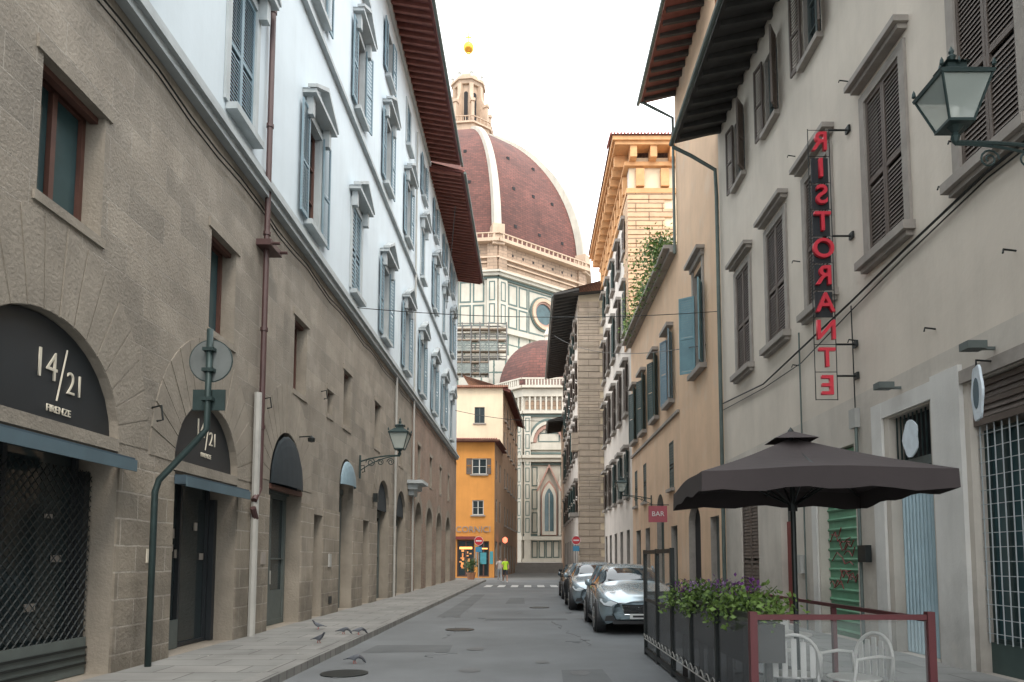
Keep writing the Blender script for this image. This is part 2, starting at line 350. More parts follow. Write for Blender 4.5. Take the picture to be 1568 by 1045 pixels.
for h in mz+mz2:
    windowf(o,L,h[0],h[1],h[2],h[3],-.32,m_wood,m_glasst,2 if h[1]-h[0]>.6 else 1,1,.07)
    f=o.p('window_lintels',m_vous); box(f,L,h[0]-.12,h[1]+.12,h[3]+.003,h[3]+.16,-.02,.03)
    box(f,L,h[0]-.06,h[1]+.06,h[2]-.12,h[2]-.003,-.02,.03)
    w=o.p('wood_trim',m_wood); box(w,L,h[0]+.003,h[0]+.08,h[2]+.003,h[3]-.003,-.2,-.1); box(w,L,h[0]+.08,h[1]-.003,h[3]-.08,h[3]-.003,-.2,-.1)
for h in gh:
    if h[4]>0 and h[0]!=20.6: voussoirs(o,L,(h[0]+h[1])/2,(h[1]-h[0])/2,h[3]-h[4],h[4],.73,1.1,17)
for h in gh2: voussoirs(o,L,(h[0]+h[1])/2,(h[1]-h[0])/2,h[3]-h[4],h[4],.4,.45,13)
pr=o.p('piers',m_pier); edges=[-8]+[e for h in gh for e in (h[0],h[1])]
for i in range(0,len(edges)-1,2):
    a,b=edges[i],edges[i+1]
    if b-a>.35: box(pr,L,a+.004,b-.004,.121,2.95,.001,.03)
box(pr,L,31.604,32.9,.121,2.95,.001,.03)
def lat(mb,fr,u0,u1,z0,z1,d,st,r=.008):
    w=u1-u0;h=z1-z0;k=-h
    while k<w:
        for sgn in (1,-1):
            a=max(0,k);b=min(w,k+h); za=a-k;zb=b-k
            ua,ub=(u0+a,u0+b) if sgn==1 else (u1-a,u1-b)
            if b-a>.02: tube(mb,[fr.P(ua,z0+za,d),fr.P(ub,z0+zb,d)],r,3,False)
        k+=st
for (a,b,zt,rs) in ((6.6,9.5,4.43,1.28),(11.0,13.4,4.25,1.15),(1.8,4.6,4.43,1.28),(-3.0,-.2,4.43,1.28)):
    c=(a+b)/2; zs=zt-rs; big=a<10
    archpanel(o.p('shop_sign_panel',m_black),L,c,(b-a)/2-.01,zs+.05,rs-.07,-.12)
    box(o.p('sign_base',m_vous),L,a+.01,b-.01,zs-.12,zs+.045,-.2,.02)
    box(o.p('awning_cassette',m_navy),L,a-.04,b+.03,zs-.34,zs-.2,.04,.22)
    box(o.p('awning_front',m_navyb),L,a-.05,b+.04,zs-.38,zs-.23,.223,.245)
    q=1.0 if big else .88; cc=c+(.38 if big else .12); zc=zs+(.64 if big else .66)
    mt=lambda du,dz: fmat((0,1,0),(0,0,1),L.P(cc+du,zc+dz,-.108))
    text(o,'14',.50*q,mt(-.26*q,.05),m_cream,.008,sx=.85,offs=-.005); text(o,'21',.40*q,mt(.28*q,-.07),m_cream,.008,sx=.85,offs=-.005)
    tube(o.p('sign_slash',m_cream),[L.P(cc-.06*q,zc-.32*q,-.1),L.P(cc+.09*q,zc+.33*q,-.1)],.010,5)
    text(o,'FIRENZE',.12*q,fmat((0,1,0),(0,0,1),L.P(cc,zc-.43*q,-.108)),m_cream,.006)
    box(o.p('shopfront',m_black),L,a+.003,a+.12,.13,zs-.4,-.5,-.35); box(o.p('shopfront',m_black),L,b-.12,b-.003,.13,zs-.4,-.5,-.35)
    windowf(o,L,a+.12,b-.12,.13,zs-.1,-.5,m_black,m_glass,2,1,.06)
    box(o.p('shop_base',m_woodg),L,a+.12,(a+b)/2-.06,.13,.6,-.43,-.4)
    gd_=o.p('window_display',m_sill)
    for i in range(5): u=U(a+.3,b-.3); z=U(.9,2.3); box(gd_,L,u,u+U(.06,.2),z,z+U(.05,.18),-.49,-.47)
lat(o.p('security_grille',m_iron),L,6.65,9.45,.6,2.75,-.3,.13)
lat(o.p('security_grille',m_iron),L,1.85,4.55,.6,2.75,-.3,.13)
box(o.p('grille_base',m_woodg),L,6.65,9.45,.13,.6,-.33,-.28)
for z in (.25,.35,.45): box(o.p('grille_base',m_iron),L,6.65,9.45,z,z+.03,-.28,-.26)
def fanawn(mb,fr,cu,rx,zs,rz,out,n=10):
    vs=[];fs=[]
    for j in range(6):
        t=j/5
        for i in range(n+1):
            th=math.pi*i/n; d=.02+out*math.sin(th)*math.sin(t*math.pi/2)
            z=zs+rz*math.sin(th)*math.cos(t*math.pi/2)
            vs.append(fr.P(cu+rx*math.cos(th),z,d))
    for j in range(5):
        for i in range(n): a=j*(n+1)+i; fs.append((a,a+1,a+n+2,a+n+1))
    mb.add(vs,fs)
archpanel(o.p('lunette_panel',m_navyd),L,16.12,1.06,3.22,1.18,-.1)
archpanel(o.p('lunette_panel',m_navyd),L,26.8,1.08,3.42,1.06,-.1); archpanel(o.p('lunette_panel',m_navyd),L,30.5,1.08,3.42,1.02,-.1)
fanawn(o.p('fan_awning',m_navyd),L,16.12,1.05,3.22,1.15,.14)
fanawn(o.p('grey_fan_awning',m_shut),L,21.4,.78,3.78,.75,.2)
box(o.p('awning_bar',m_wood),L,15.06,17.19,3.1,3.2,-.1,.02)
lathe(o.p('wall_spot',m_iron),L.P(16.9,4.42,.3),[(0,-.05),(.08,-.03),(.09,.05),(0,.12)],10); tube(o.p('wall_spot',m_iron),[L.P(16.9,4.5,0),L.P(16.9,4.52,.3)],.015,5)
for (a,b,zt) in ((15.05,17.2,3.1),(20.6,22.2,3.6),(25.7,27.9,3.3),(29.4,31.6,3.3)):
    windowf(o,L,a+.05,b-.05,.13,zt,-.4,m_woodg,m_glass,2,2,.11)
    box(o.p('door_transom',m_woodg),L,a+.003,b-.003,zt,zt+.15,-.45,-.3)
    box(o.p('door_panels',m_woodg),L,a+.16,(a+b)/2-.08,.2,.9,-.39,-.36); box(o.p('door_panels',m_woodg),L,(a+b)/2+.08,b-.16,.2,.9,-.39,-.36)
    hb=o.p('lunette',m_glass); hb.quad(L.P(a,zt,-.42),L.P(b,zt,-.42),L.P(b,zt+1.5,-.42),L.P(a,zt+1.5,-.42))
    tube(o.p('door_handle',m_pipe),[L.P((a+b)/2-.04,1.05,-.3),L.P((a+b)/2-.04,1.35,-.3)],.015,5)
for h in gh2+[gh[5],gh[7]]:
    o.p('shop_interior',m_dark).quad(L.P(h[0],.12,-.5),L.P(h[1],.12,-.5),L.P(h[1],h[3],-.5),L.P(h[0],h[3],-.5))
    windowf(o,L,h[0],h[1],.12,h[3]-h[4],-.45,m_woodg,m_glass,2,2,.09)
rp=o.p('drainpipe',m_rust); tube(rp,[L.P(14.2,3.0,.12),L.P(14.2,22.6,.12),L.P(14.2,22.8,1.4)],.06,8)
tube(rp,[L.P(14.2,3.0,.12),L.P(13.95,2.75,.12)],.06,8)
for z in (4.2,6.2,8.2,10.5,13,16,19,21.5): lathe(rp,L.P(14.2,z,.12),[(.078,0),(.078,.07)],8)
box(rp,L,13.95,14.6,7.9,8.02,.0,.3); tube(rp,[L.P(14.05,7.96,.05),L.P(14.05,7.96,.45)],.03,6); tube(rp,[L.P(14.5,7.96,.05),L.P(14.5,7.96,.45)],.03,6)
tube(o.p('lower_pipe',m_pipe),[L.P(14.05,.12,.1),L.P(14.05,4.9,.1)],.075,8)
tube(rp,[L.P(13.9,2.6,.12),L.P(14.05,2.4,.12)],.06,8)
cb=o.p('cable_runs',m_iron); pts=[]
for i in range(60): u=-6+i; pts.append(L.P(u,8.72+.05*math.sin(i*1.7)+.02*R(),.05))
tube(cb,pts,.018,4); tube(cb,[(p[0]+.02,p[1],p[2]-.12-.03*R()) for p in pts],.014,4)
for (u,z) in ((10.3,3.8),(14.6,4.9),(5.6,3.9),(18.6,6.0),(23,4.6)):
    tube(o.p('wall_hooks',m_iron),[L.P(u,z,0),L.P(u,z+.03,.14),L.P(u,z-.18,.17),L.P(u,z-.2,.08)],.016,5)
for (u,z) in ((24.9,3.6),): box(o.p('alarm_box',m_iron),L,u,u+.22,z,z+.3,.03,.18)
box(o.p('intercom',m_pipe),L,19.5,19.7,1.4,1.75,.03,.07); box(o.p('notice',m_cream),L,10.25,10.4,1.55,1.75,.031,.045)
box(o.p('brass_plate',m_sill),L,14.6,14.85,1.5,1.75,.031,.045); box(o.p('vent_grille',m_iron),L,19.6,19.9,.4,.6,.031,.04)
sb=o.p('stone_bracket',m_trim); box(sb,L,31.9,33.6,5.0,5.15,.002,.7); box(sb,L,32.1,33.4,4.75,5.0,.002,.45); box(sb,L,32.3,33.2,4.5,4.75,.002,.25)
tube(o.p('drainpipe_end',m_pipe),[L.P(28.6,.12,.1),L.P(28.6,9,.1)],.05,6); tube(o.p('drainpipe_end',m_pipe),[L.P(32.95,.12,.1),L.P(32.95,22,.1)],.05,6)
o.done()
# ================================================================= BENT SIGN POLE
o=Obj('traffic_sign',(-5.3,10.1,.12)); tp=o.p('pole',m_iront,True)
tube(tp,[(-5.3,10.1,.12),(-5.3,10.1,2.55),(-5.25,10.1,2.72),(-4.72,10.1,3.3),(-4.60,10.1,3.45),(-4.60,10.1,4.9)],.045,10)
m_back=M('sign_back_metal',(.17,.19,.19),.55,.15,4,metal=.3)
lathe(o.p('sign_disc',m_back),(-4.60,10.16,4.45),[(.30,-.01),(.30,.012)],28,'y')
lathe(o.p('sign_disc_rim',m_iront),(-4.60,10.16,4.45),[(.315,-.006),(.315,.006)],28,'y')
wbox(o.p('lower_plate',m_iront),-4.84,-4.38,10.15,10.18,3.73,4.03)
for z in (4.3,4.6,3.88): wbox(o.p('clamps',m_iront),-4.68,-4.52,10.04,10.16,z-.025,z+.025)
o.done()
# ================================================================= LANTERNS
m_lglass=M('lantern_glass',(.62,.70,.66),.25,.05,2,alpha=.5)
m_bulb=M('lamp_bulb',(.85,.85,.8),.3,.02,2)
def lantern(loc,arm,s=1.0):
    o=Obj('street_lamp',loc); x,y,z=loc; m=o.p('metal',m_iront)
    def fru(mb,w0,w1,z0,z1):
        vs=[(x+sx*w0*s,y+sy*w0*s,z+z0*s) for sx,sy in ((-1,-1),(1,-1),(1,1),(-1,1))]+[(x+sx*w1*s,y+sy*w1*s,z+z1*s) for sx,sy in ((-1,-1),(1,-1),(1,1),(-1,1))]
        mb.add(vs,[(3,2,1,0),(4,5,6,7),(0,1,5,4),(1,2,6,5),(2,3,7,6),(3,0,4,7)])
    fru(o.p('glass',m_lglass),.125,.255,.09,.50)
    for sx,sy in ((-1,-1),(1,-1),(1,1),(-1,1)):
        tube(m,[(x+sx*.13*s,y+sy*.13*s,z+.08*s),(x+sx*.262*s,y+sy*.262*s,z+.51*s)],.014*s,5)
        lathe(m,(x+sx*.27*s,y+sy*.27*s,z+.56*s),[(.0,0),(.025*s,.02*s),(.018*s,.06*s),(0,.1*s)],6)
    fru(m,.14,.14,.06,.09); fru(m,.275,.285,.50,.535); fru(m,.285,.12,.537,.66); fru(m,.10,.10,.66,.73); fru(m,.135,.06,.732,.78)
    lathe(m,(x,y,z+.78*s),[(.05*s,0),(.03*s,.03*s),(.05*s,.07*s),(.02*s,.1*s),(.03*s,.13*s),(0,.2*s)],8)
    for sx,sy in ((-1,0),(1,0),(0,-1),(0,1)):
        lathe(m,(x+sx*.13*s,y+sy*.13*s,z+.70*s),[(0,0),(.02*s,.02*s),(0,.08*s)],5)
    lathe(m,(x,y,z-.1*s),[(.0,-.04*s),(.03*s,0),(.05*s,.05*s),(.03*s,.1*s),(.09*s,.16*s)],8)
    lathe(o.p('bulb',m_bulb),(x,y,z+.12*s),[(.03*s,0),(.05*s,.08*s),(.05*s,.14*s),(0,.2*s)],8)
    ax,ay=arm; n=12
    pts=[(x+ax*i/n,y+ay*i/n,z+s*(-.1-.18*(i/n)+.05*math.sin(math.pi*i/n))) for i in range(n+1)]; tube(m,pts,.022*s,6)
    for c,rr in ((.22,.11),(.48,.10),(.72,.14)):
        pts=[]
        for i in range(22):
            a=i*.5; q=rr*(1-i/26)*s; l=math.hypot(ax,ay); pts.append((x+ax*c+ax/l*q*math.cos(a),y+ay*c+ay/l*q*math.cos(a),z-s*.28+q*math.sin(a)-.03*s*c))
        tube(m,pts,.012*s,4)
    pts=[(x+ax*t,y+ay*t,z+s*(-.12-.42*t*t)) for t in [i/10 for i in range(11)]]; tube(m,pts,.016*s,5)
    wx,wy=x+ax,y+ay; q=.01*(1 if ax>0 else -1)
    wbox(m,min(wx,wx-4*q),max(wx,wx-4*q),wy-.05,wy+.05,z-.75*s,z-.1*s)
    o.done()
lantern((-4.2,22.9,5.05),(-1.28,0),1.15)
lantern((4.42,7.15,6.02),(1.55,0),.98)
lantern((4.5,35.3,4.85),(1.48,0),1.0)
# ================================================================= RIGHT PLASTER BUILDING
Rr=Fr((6,0),(0,1),(-1,0))
o=Obj('plaster_building',(6,12,0))
gr=[(2.0,4.6,.1,4.0,0),(7.6,9.7,.1,4.0,0),(10.65,11.9,.1,3.95,0),(13.2,14.9,.1,3.75,0),(16.35,17.2,.1,3.3,0),(18.9,20.4,.1,3.2,0)]
wc=[.65,3.4,6.2,8.95,11.65,14.45,17.0,19.7]
mid=[(c-.6,c+.6,6.9,9.75,0) for c in wc]; top=[(c-.45,c+.45,12.4,14.3,0) for c in wc]
wall(o,Rr,-8,22,0,4.6,gr,m_graylo,m_graylo,.35,part='lower_walls')
wall(o,Rr,-8,22,4.6,15.2,mid+top,m_graypl,m_sill,.22)
ws=o.p('window_stone',m_sill)
for i,c in enumerate(wc):
    box(ws,Rr,c-.85,c+.85,6.74,6.88,.003,.20); box(ws,Rr,c-.78,c+.78,6.66,6.74,.003,.12)
    box(ws,Rr,c-.78,c-.603,6.9,9.92,.003,.05); box(ws,Rr,c+.603,c+.78,6.9,9.92,.003,.05); box(ws,Rr,c-.6,c+.6,9.753,9.92,.003,.047)
    box(ws,Rr,c-.9,c+.9,10.12,10.22,.003,.25); box(ws,Rr,c-.84,c+.84,10.04,10.12,.003,.16)
    o.p('window_glass',m_glass).quad(Rr.P(c-.6,6.9,-.2),Rr.P(c+.6,6.9,-.2),Rr.P(c+.6,9.75,-.2),Rr.P(c-.6,9.75,-.2))
    shutter(o,Rr,c-.6,c-.005,6.9,9.75,-.03,m_shutg,.07); shutter(o,Rr,c+.005,c+.6,6.9,9.75,-.03,m_shutg,.07)
    windowf(o,Rr,c-.45,c+.45,12.4,14.3,-.15,m_woodg,m_glass,2,3)
    box(ws,Rr,c-.55,c+.55,12.27,12.39,.003,.15)
    an=.15; f2=Fr(Rr.P(c+.47,0,.05)[:2],(-math.sin(an),math.cos(an)),(-math.cos(an),-math.sin(an)))
    shutter(o,f2,0,.45,12.38,14.32,0,m_shutg,.08)
    an=U(.2,.7); f3=Fr(Rr.P(c-.47,0,.03)[:2],(-math.sin(an),-math.cos(an)),(-math.cos(an),math.sin(an)))
    shutter(o,f3,0,.45,12.38,14.32,0,m_shutg,.08)
eave(o,Rr,-8,22,15.2,1.4,raf=.6,rm=m_soffd,sm=m_soffd,inner=6,tiles=True)
mass(o,6.4,16,-8,21.95,14.8,m_graypl)
wbox(o.p('end_wall',m_graypl),6.001,6.4,21.7,21.99,0,15.1)
dp=o.p('drainpipe',m_zinc); tube(dp,[Rr.P(22.0,14.75,1.45),Rr.P(21.9,14.4,.9),Rr.P(21.85,13.9,.15),Rr.P(21.85,13.0,.12),Rr.P(21.85,.1,.12)],.06,8)
pl=o.p('pilasters',m_pilaster)
box(pl,Rr,9.8,10.5,.1,4.3,.003,.07); box(pl,Rr,12.05,12.4,.1,4.25,.003,.05); box(pl,Rr,7.0,7.5,.1,4.3,.003,.07); box(pl,Rr,10.5,12.05,3.98,4.25,.003,.045); box(pl,Rr,14.95,15.2,.1,3.9,.003,.04)
box(ws,Rr,7.5,9.8,4.02,4.2,.003,.06)
windowf(o,Rr,7.6,9.7,.5,3.35,-.25,m_iront,m_glasst,5,1,.05); box(o.p('base_panel',m_shutd),Rr,7.6,9.7,.1,.5,-.2,-.15)
gb=o.p('window_bars',m_trim)
for k in range(15): box(gb,Rr,7.6,9.7,.62+k*.19,.629+k*.19,-.12,-.105)
for k in range(14): box(gb,Rr,7.68+k*.15,7.688+k*.15,.5,3.4,-.104,-.09)
shutter(o,Rr,7.6,9.7,3.4,3.98,-.1,m_shutg,.08)
cm=o.p('corrugated_door',m_bluedoor); cm.quad(Rr.P(10.65,.1,-.2),Rr.P(11.9,.1,-.2),Rr.P(11.9,3.05,-.2),Rr.P(10.65,3.05,-.2))
for k in range(12): tube(cm,[Rr.P(10.7+k*.105,.12,-.19),Rr.P(10.7+k*.105,3.05,-.19)],.028,6)
box(o.p('transom',m_woodg),Rr,10.65,11.9,3.06,3.2,-.25,-.08)
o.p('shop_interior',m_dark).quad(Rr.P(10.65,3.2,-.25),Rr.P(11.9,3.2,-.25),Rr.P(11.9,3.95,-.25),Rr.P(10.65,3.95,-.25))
for k in range(10): box(o.p('transom_bars',m_iront),Rr,10.7+k*.125,10.72+k*.125,3.2,3.95,-.12,-.1)
m_badge=M('white_badge',(.66,.74,.80),.6,.15,5)
prism(o.p('paper_badge',m_badge),Rr,[(11.2+.22*math.cos(a)*(1+.12*math.cos(5*a)),3.5+.3*math.sin(a)) for a in [i*math.pi/10 for i in range(20)]],.0,.02)
gd=o.p('roller_door',m_greendoor); gd.quad(Rr.P(13.2,.1,-.2),Rr.P(14.9,.1,-.2),Rr.P(14.9,2.95,-.2),Rr.P(13.2,2.95,-.2))
for k in range(14): tube(gd,[Rr.P(13.22,.2+k*.2,-.19),Rr.P(14.88,.2+k*.2,-.19)],.035,6)
for k in range(14):
    z=U(.9,2.3);u=U(13.4,14.5); tube(o.p('graffiti',m_reddoor),[Rr.P(u+.12*i,z+U(-.12,.12),-.15) for i in range(5)],.012,4)
box(o.p('roller_box',m_greendoor),Rr,13.2,14.9,2.96,3.72,-.3,-.1)
box(o.p('roller_label',M('yellow_plate',(.6,.42,.08),.6)),Rr,13.4,13.8,3.35,3.6,-.098,-.09)
box(o.p('red_door',m_reddoor),Rr,16.35,17.2,.1,2.5,-.2,-.15); box(o.p('red_door_glass',m_glass),Rr,16.35,17.2,2.5,3.3,-.2,-.18)
for z in (.3,1.4): box(o.p('red_door',m_reddoor),Rr,16.5,17.05,z,z+.9,-.15,-.125)
shutter(o,Rr,18.9,19.64,.1,3.2,-.08,m_shutg,.09); shutter(o,Rr,19.66,20.4,.1,3.2,-.08,m_shutg,.09)
windowf(o,Rr,2.0,4.6,.1,4.0,-.25,m_iront,m_glass,3,2)
fl=o.p('floodlights',m_woodg)
for (u,z) in ((11.45,4.35),(9.1,4.3),(6.8,4.35)): box(fl,Rr,u-.1,u+.1,z,z+.1,.15,.4); box(fl,Rr,u-.02,u+.02,z,z+.04,0,.15)
jb=o.p('junction_boxes',m_pipe); box(jb,Rr,12.9,13.15,4.0,4.35,.003,.1); box(o.p('meter_box',m_iron),Rr,12.55,12.85,1.55,1.85,.05,.16); box(o.p('letter_box',m_pipe),Rr,15.7,15.95,1.3,1.7,.003,.12)
tube(dp,[Rr.P(12.95,.1,.06),Rr.P(12.95,4.0,.06)],.03,6); tube(dp,[Rr.P(15.55,.1,.06),Rr.P(15.55,6.6,.06)],.018,6)
cb=o.p('wall_cables',m_iron)
tube(cb,[Rr.P(u,z,.07) for u,z in ((22,6.4),(18,6.05),(15.5,6.2),(13,6.35),(11,6.5),(9,6.62),(5,6.5),(-4,6.5))],.022,5)
tube(cb,[Rr.P(u,z,.05) for u,z in ((22,6.2),(18,5.95),(15.5,5.9),(13,6.2),(11,6.4),(9,6.55),(5,6.4),(-4,6.4))],.012,5)
tube(cb,[Rr.P(13.0,4.3,.04),Rr.P(13.02,6.3,.04)],.012,4)
for (u,z) in ((12.9,5.6),(10.2,8.4),(9.9,6.9),(8.6,5.4),(15.7,5.9),(15.5,8.2),(12.9,10.6),(9.6,7.4),(10.4,5.0),(15.6,10.7)):
    tube(cb,[Rr.P(u,z,0),Rr.P(u,z+.02,.16),Rr.P(u-.05,z-.05,.2)],.014,4)
o.done()
# round hanging shop sign over the grilled window
o=Obj('round_shop_sign',(5.75,9.0,3.75)); sg=Fr((5.72,9.05),(.35,1),(-1,.35))
prism(o.p('disc',m_badge),sg,[(.26*math.cos(a)*(1+.06*math.cos(6*a)),3.72+.36*math.sin(a)*(1+.06*math.cos(6*a))) for a in [i*math.pi/14 for i in range(28)]],-.015,.015)
prism(o.p('emblem',m_navyb),sg,[(.14*math.cos(a),3.72+.2*math.sin(a)) for a in [i*math.pi/10 for i in range(20)]],.016,.02)
tube(o.p('bracket',m_iron),[(5.99,9.1,4.15),(5.72,9.05,4.15),(5.72,9.05,4.06)],.014,5); o.done()
# ---- restaurant sign
o=Obj('restaurant_sign',(5.4,12.9,7.2))
zt=9.38; st=.515
for i,chh in enumerate('RISTORANTE'):
    z=zt-i*st
    text(o,chh,.50,fmat((-1,0,0),(0,0,1),(5.42,12.88,z)),m_redneon,.035,part='letter_'+chh,offs=.008)
    if 1<=i<=6: wbox(o.p('letter_back',m_black),5.26,5.58,12.93,12.95,z-.24,z+.24)
fm=o.p('frame',m_iron)
tube(fm,[(5.22,12.94,9.68),(5.22,12.94,4.5)],.009,5); tube(fm,[(5.62,12.94,9.68),(5.62,12.94,4.5)],.009,5)
for i in range(11): tube(fm,[(5.22,12.94,9.66-i*st),(5.62,12.94,9.66-i*st)],.007,4)
for z in (9.66,7.6,5.54,4.95): tube(fm,[(5.62,12.94,z),(5.99,12.94,z)],.02,5); wbox(fm,5.95,5.99,12.85,13.0,z-.06,z+.06)
o.done()
# ================================================================= PEACH BUILDINGS
o=Obj('peach_building',(6,25,0))
wh=[(24.3,25.6,8.3,11.9,0)]
wall(o,Rr,22,28.5,0,20.9,[(22.8,23.9,.1,3.0,0),(25.3,27.2,.1,3.6,.7)]+wh,m_peach,m_sill,.25)
for h in wh: windowf(o,Rr,*h[:4],-.18,m_woodg,m_glass,2,4)
ws=o.p('window_stone',m_sill); box(ws,Rr,23.95,25.95,8.12,8.29,.003,.25); box(ws,Rr,24.1,24.297,8.3,12.1,.003,.06); box(ws,Rr,25.603,25.8,8.3,12.1,.003,.06);box(ws,Rr,23.95,25.95,12.3,12.42,.003,.3); box(ws,Rr,24.05,25.85,12.1,12.3,.003,.12)
shutter(o,Fr(Rr.P(25.6,0,.0)[:2],(-.85,.6),(-.6,-.85)),0,.60,8.35,11.2,0,m_shutb,.09)
shutter(o,Fr(Rr.P(24.3,0,.02)[:2],(-.5,-1),(-1,.5)),0,.58,8.35,11.2,0,m_shutb,.09)
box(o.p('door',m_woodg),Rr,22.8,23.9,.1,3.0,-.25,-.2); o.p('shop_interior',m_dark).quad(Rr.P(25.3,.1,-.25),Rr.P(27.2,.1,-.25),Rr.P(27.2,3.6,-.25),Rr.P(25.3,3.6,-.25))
eave(o,Rr,22,28.6,20.9,1.4,raf=.6,rm=m_soffd,sm=m_rafter,inner=6)
mass(o,6.3,16,22,28.4,20.5,m_peach)
tube(o.p('drainpipe',m_zinc),[Rr.P(28.5,20.6,1.4),Rr.P(28.4,20.2,.8),Rr.P(28.35,19.8,.12),Rr.P(28.35,14,.12)],.06,8)
wbox(o.p('end_wall',m_peach),6.002,6.3,28.2,28.49,0,20.8)
o.done()
o=Obj('peach_building',(6,35,0))
wc=[30.3,33.8,37.4,40.5]; up=[(c-.55,c+.55,8.3,11.2,0) for c in wc]; lw=[(c-.5,c+.5,4.6,6.6,0) for c in wc]
gd=[(29.3,30.6,.1,3.0,0),(32.2,34.0,.1,4.6,.8),(36,37.4,.1,3.2,0),(39,40.6,.1,3.2,0)]
wall(o,Rr,28.5,42,0,7.6,gd+[lw[0],lw[2],lw[3]],m_peach,m_sill,.25); wall(o,Rr,28.5,42,7.6,14.3,up,m_peach,m_sill,.25,part='upper_walls')
ws=o.p('window_stone',m_sill)
for h in up:
    box(ws,Rr,h[0]-.3,h[1]+.3,h[2]-.18,h[2]-.01,.003,.25); box(ws,Rr,h[0]-.3,h[1]+.3,h[3]+.2,h[3]+.35,.003,.3); windowf(o,Rr,*h[:4],-.18,m_woodg,m_glass,2,4)
    mt=m_shut if h[0]<33 else m_shutd
    shutter(o,Fr(Rr.P(h[1],0,.02)[:2],(-.35,1),(-1,-.35)),0,.55,h[2],h[3],0,mt,.12); shutter(o,Fr(Rr.P(h[0],0,.02)[:2],(-.45,-1),(-1,.45)),0,.55,h[2],h[3],0,mt,.12)
for h in [lw[0],lw[2],lw[3]]: shutter(o,Rr,h[0],h[1],h[2],h[3],-.05,m_shutd,.12); box(ws,Rr,h[0]-.15,h[1]+.15,h[2]-.14,h[2]-.01,.003,.15)
for h in gd: box(o.p('doors',m_shutd),Rr,h[0],h[1],.1,h[3],-.3,-.22)
box(ws,Rr,28.5,42,7.5,7.62,.003,.1); box(ws,Rr,28.5,42,14.3,14.45,-.5,.55); box(ws,Rr,28.5,42,14.15,14.298,-.4,.3)
mass(o,6.3,16,28.51,42,14.2,m_peach)
o.done()
m_leaf=M('leaves',(.07,.13,.035),.6,.35,6); m_leaf2=M('light_leaves',(.14,.23,.05),.6,.3,6); m_purple=M('purple_flowers',(.20,.06,.26),.6,.3,8); m_violet=M('lilac_flowers',(.36,.22,.45),.6,.3,8)
def leaves(mb,n,box_,s):
    x0,x1,y0,y1,z0,z1=box_
    cl=[(U(x0,x1),U(y0,y1),U(z0,z1)) for _ in range(max(4,n//45))]
    for _ in range(n):
        c=random.choice(cl); q=(z1-z0)*.4+.04
        p=Vector((c[0]+random.gauss(0,q*.6),c[1]+random.gauss(0,q*.6),c[2]+random.gauss(0,q*.5)))
        a=Vector((U(-1,1),U(-1,1),U(-.6,1))).normalized(); b=a.cross(Vector((U(-1,1),U(-1,1),U(-1,1)))).normalized(); l=s*U(.6,1.3)
        mb.add([p,p+a*l*.5+b*l*.3,p+a*l,p+a*l*.5-b*l*.3],[(0,1,2,3)])
o=Obj('roof_terrace_plants',(5.9,35,14.4))
for (y0,y1,h) in ((29.2,31.0,1.0),(31.5,33,1.5),(34,36.5,.8),(38,41,.6)):
    leaves(o.p('leaves',m_leaf),350,(5.5,6.0,y0,y1,14.4,14.4+h),.16); leaves(o.p('light_leaves',m_leaf2),500,(5.4,5.9,y0,y1,14.3,14.5+h),.15)
    for k in range(6): tube(o.p('stems',m_woodg),[(5.8,U(y0,y1),14.4),(5.7+U(-.2,.2),U(y0,y1),14.4+h)],.015,4)
o.done()
# ================================================================= BUILDING WITH BIG CORNICE
o=Obj('corniced_palazzo',(6,50,0))
wc=[44,47.2,50.4,53.6,56.6]; hs=[]
for c in wc: hs+=[(c-.55,c+.55,5.5,8.2,0),(c-.55,c+.55,10.6,13.6,0),(c-.55,c+.55,15.8,18.6,0),(c-.5,c+.5,20.8,22.6,0),(c-.7,c+.7,.1,3.4,0)]
wall(o,Rr,42,58,0,26,hs,m_whitish,m_sill,.25)
ws=o.p('window_stone',m_sill)
for h in hs:
    o.p('window_glass',m_glass).quad(Rr.P(h[0],h[2],-.2),Rr.P(h[1],h[2],-.2),Rr.P(h[1],h[3],-.2),Rr.P(h[0],h[3],-.2))
    if h[2]>1:
        box(ws,Rr,h[0]-.3,h[1]+.3,h[2]-.2,h[2]-.01,.003,.25); box(ws,Rr,h[0]-.3,h[1]+.3,h[3]+.15,h[3]+.35,.003,.35)
        mt=random.choice([m_shutg,m_shutg,m_shutd]); shutter(o,Rr,h[1],h[1]+.5,h[2],h[3],.06,mt,.16); shutter(o,Fr(Rr.P(h[0],0,.02)[:2],(-.4,-1),(-1,.4)),0,.5,h[2],h[3],0,mt,.16)
Fc=Fr((6,42),(1,0),(0,-1))
fc=o.p('front_walls',m_cream_pl); fc.quad(Fc.P(0,14,0),Fc.P(10,14,0),Fc.P(10,26,0),Fc.P(0,26,0))
qn=o.p('quoins',m_quoin)
z=14.5;i=0
while z<23.6:
    w=2.6 if i%2==0 else 2.1
    box(qn,Fc,-.12,w,z+.03,z+.52,.003,.14); box(qn,Rr,42.0,42.0+w*.8,z+.03,z+.52,.003,.12); z+=.55;i+=1
for c in (3.6,6.4): box(qn,Fc,c-.7,c-.5,15,23,.003,.1); box(qn,Fc,c+.5,c+.7,15,23,.003,.1); box(qn,Fc,c-.8,c+.8,19.6,19.9,.003,.2); shutter(o,Fc,c-.48,c+.48,16.5,19.5,.01,m_shutg,.14)
m_corn=M('orange_cornice_stone',(.64,.36,.17),.85,.18,2,bump=.004,streak=.2)
co=o.p('cornice',m_corn)
def corn(z0,z1,d):
    box(co,Fc,-d,10,z0,z1,.004,d); box(co,Rr,42.002,58,z0,z1,.004,d)
corn(23.7,24.0,.18); corn(25.35,25.6,.3); corn(26.3,26.5,.95); corn(26.505,26.75,1.1)
for i in range(9): box(co,Fc,-.02+i*1.2,.38+i*1.2,25.6,26.298,.006,.85)
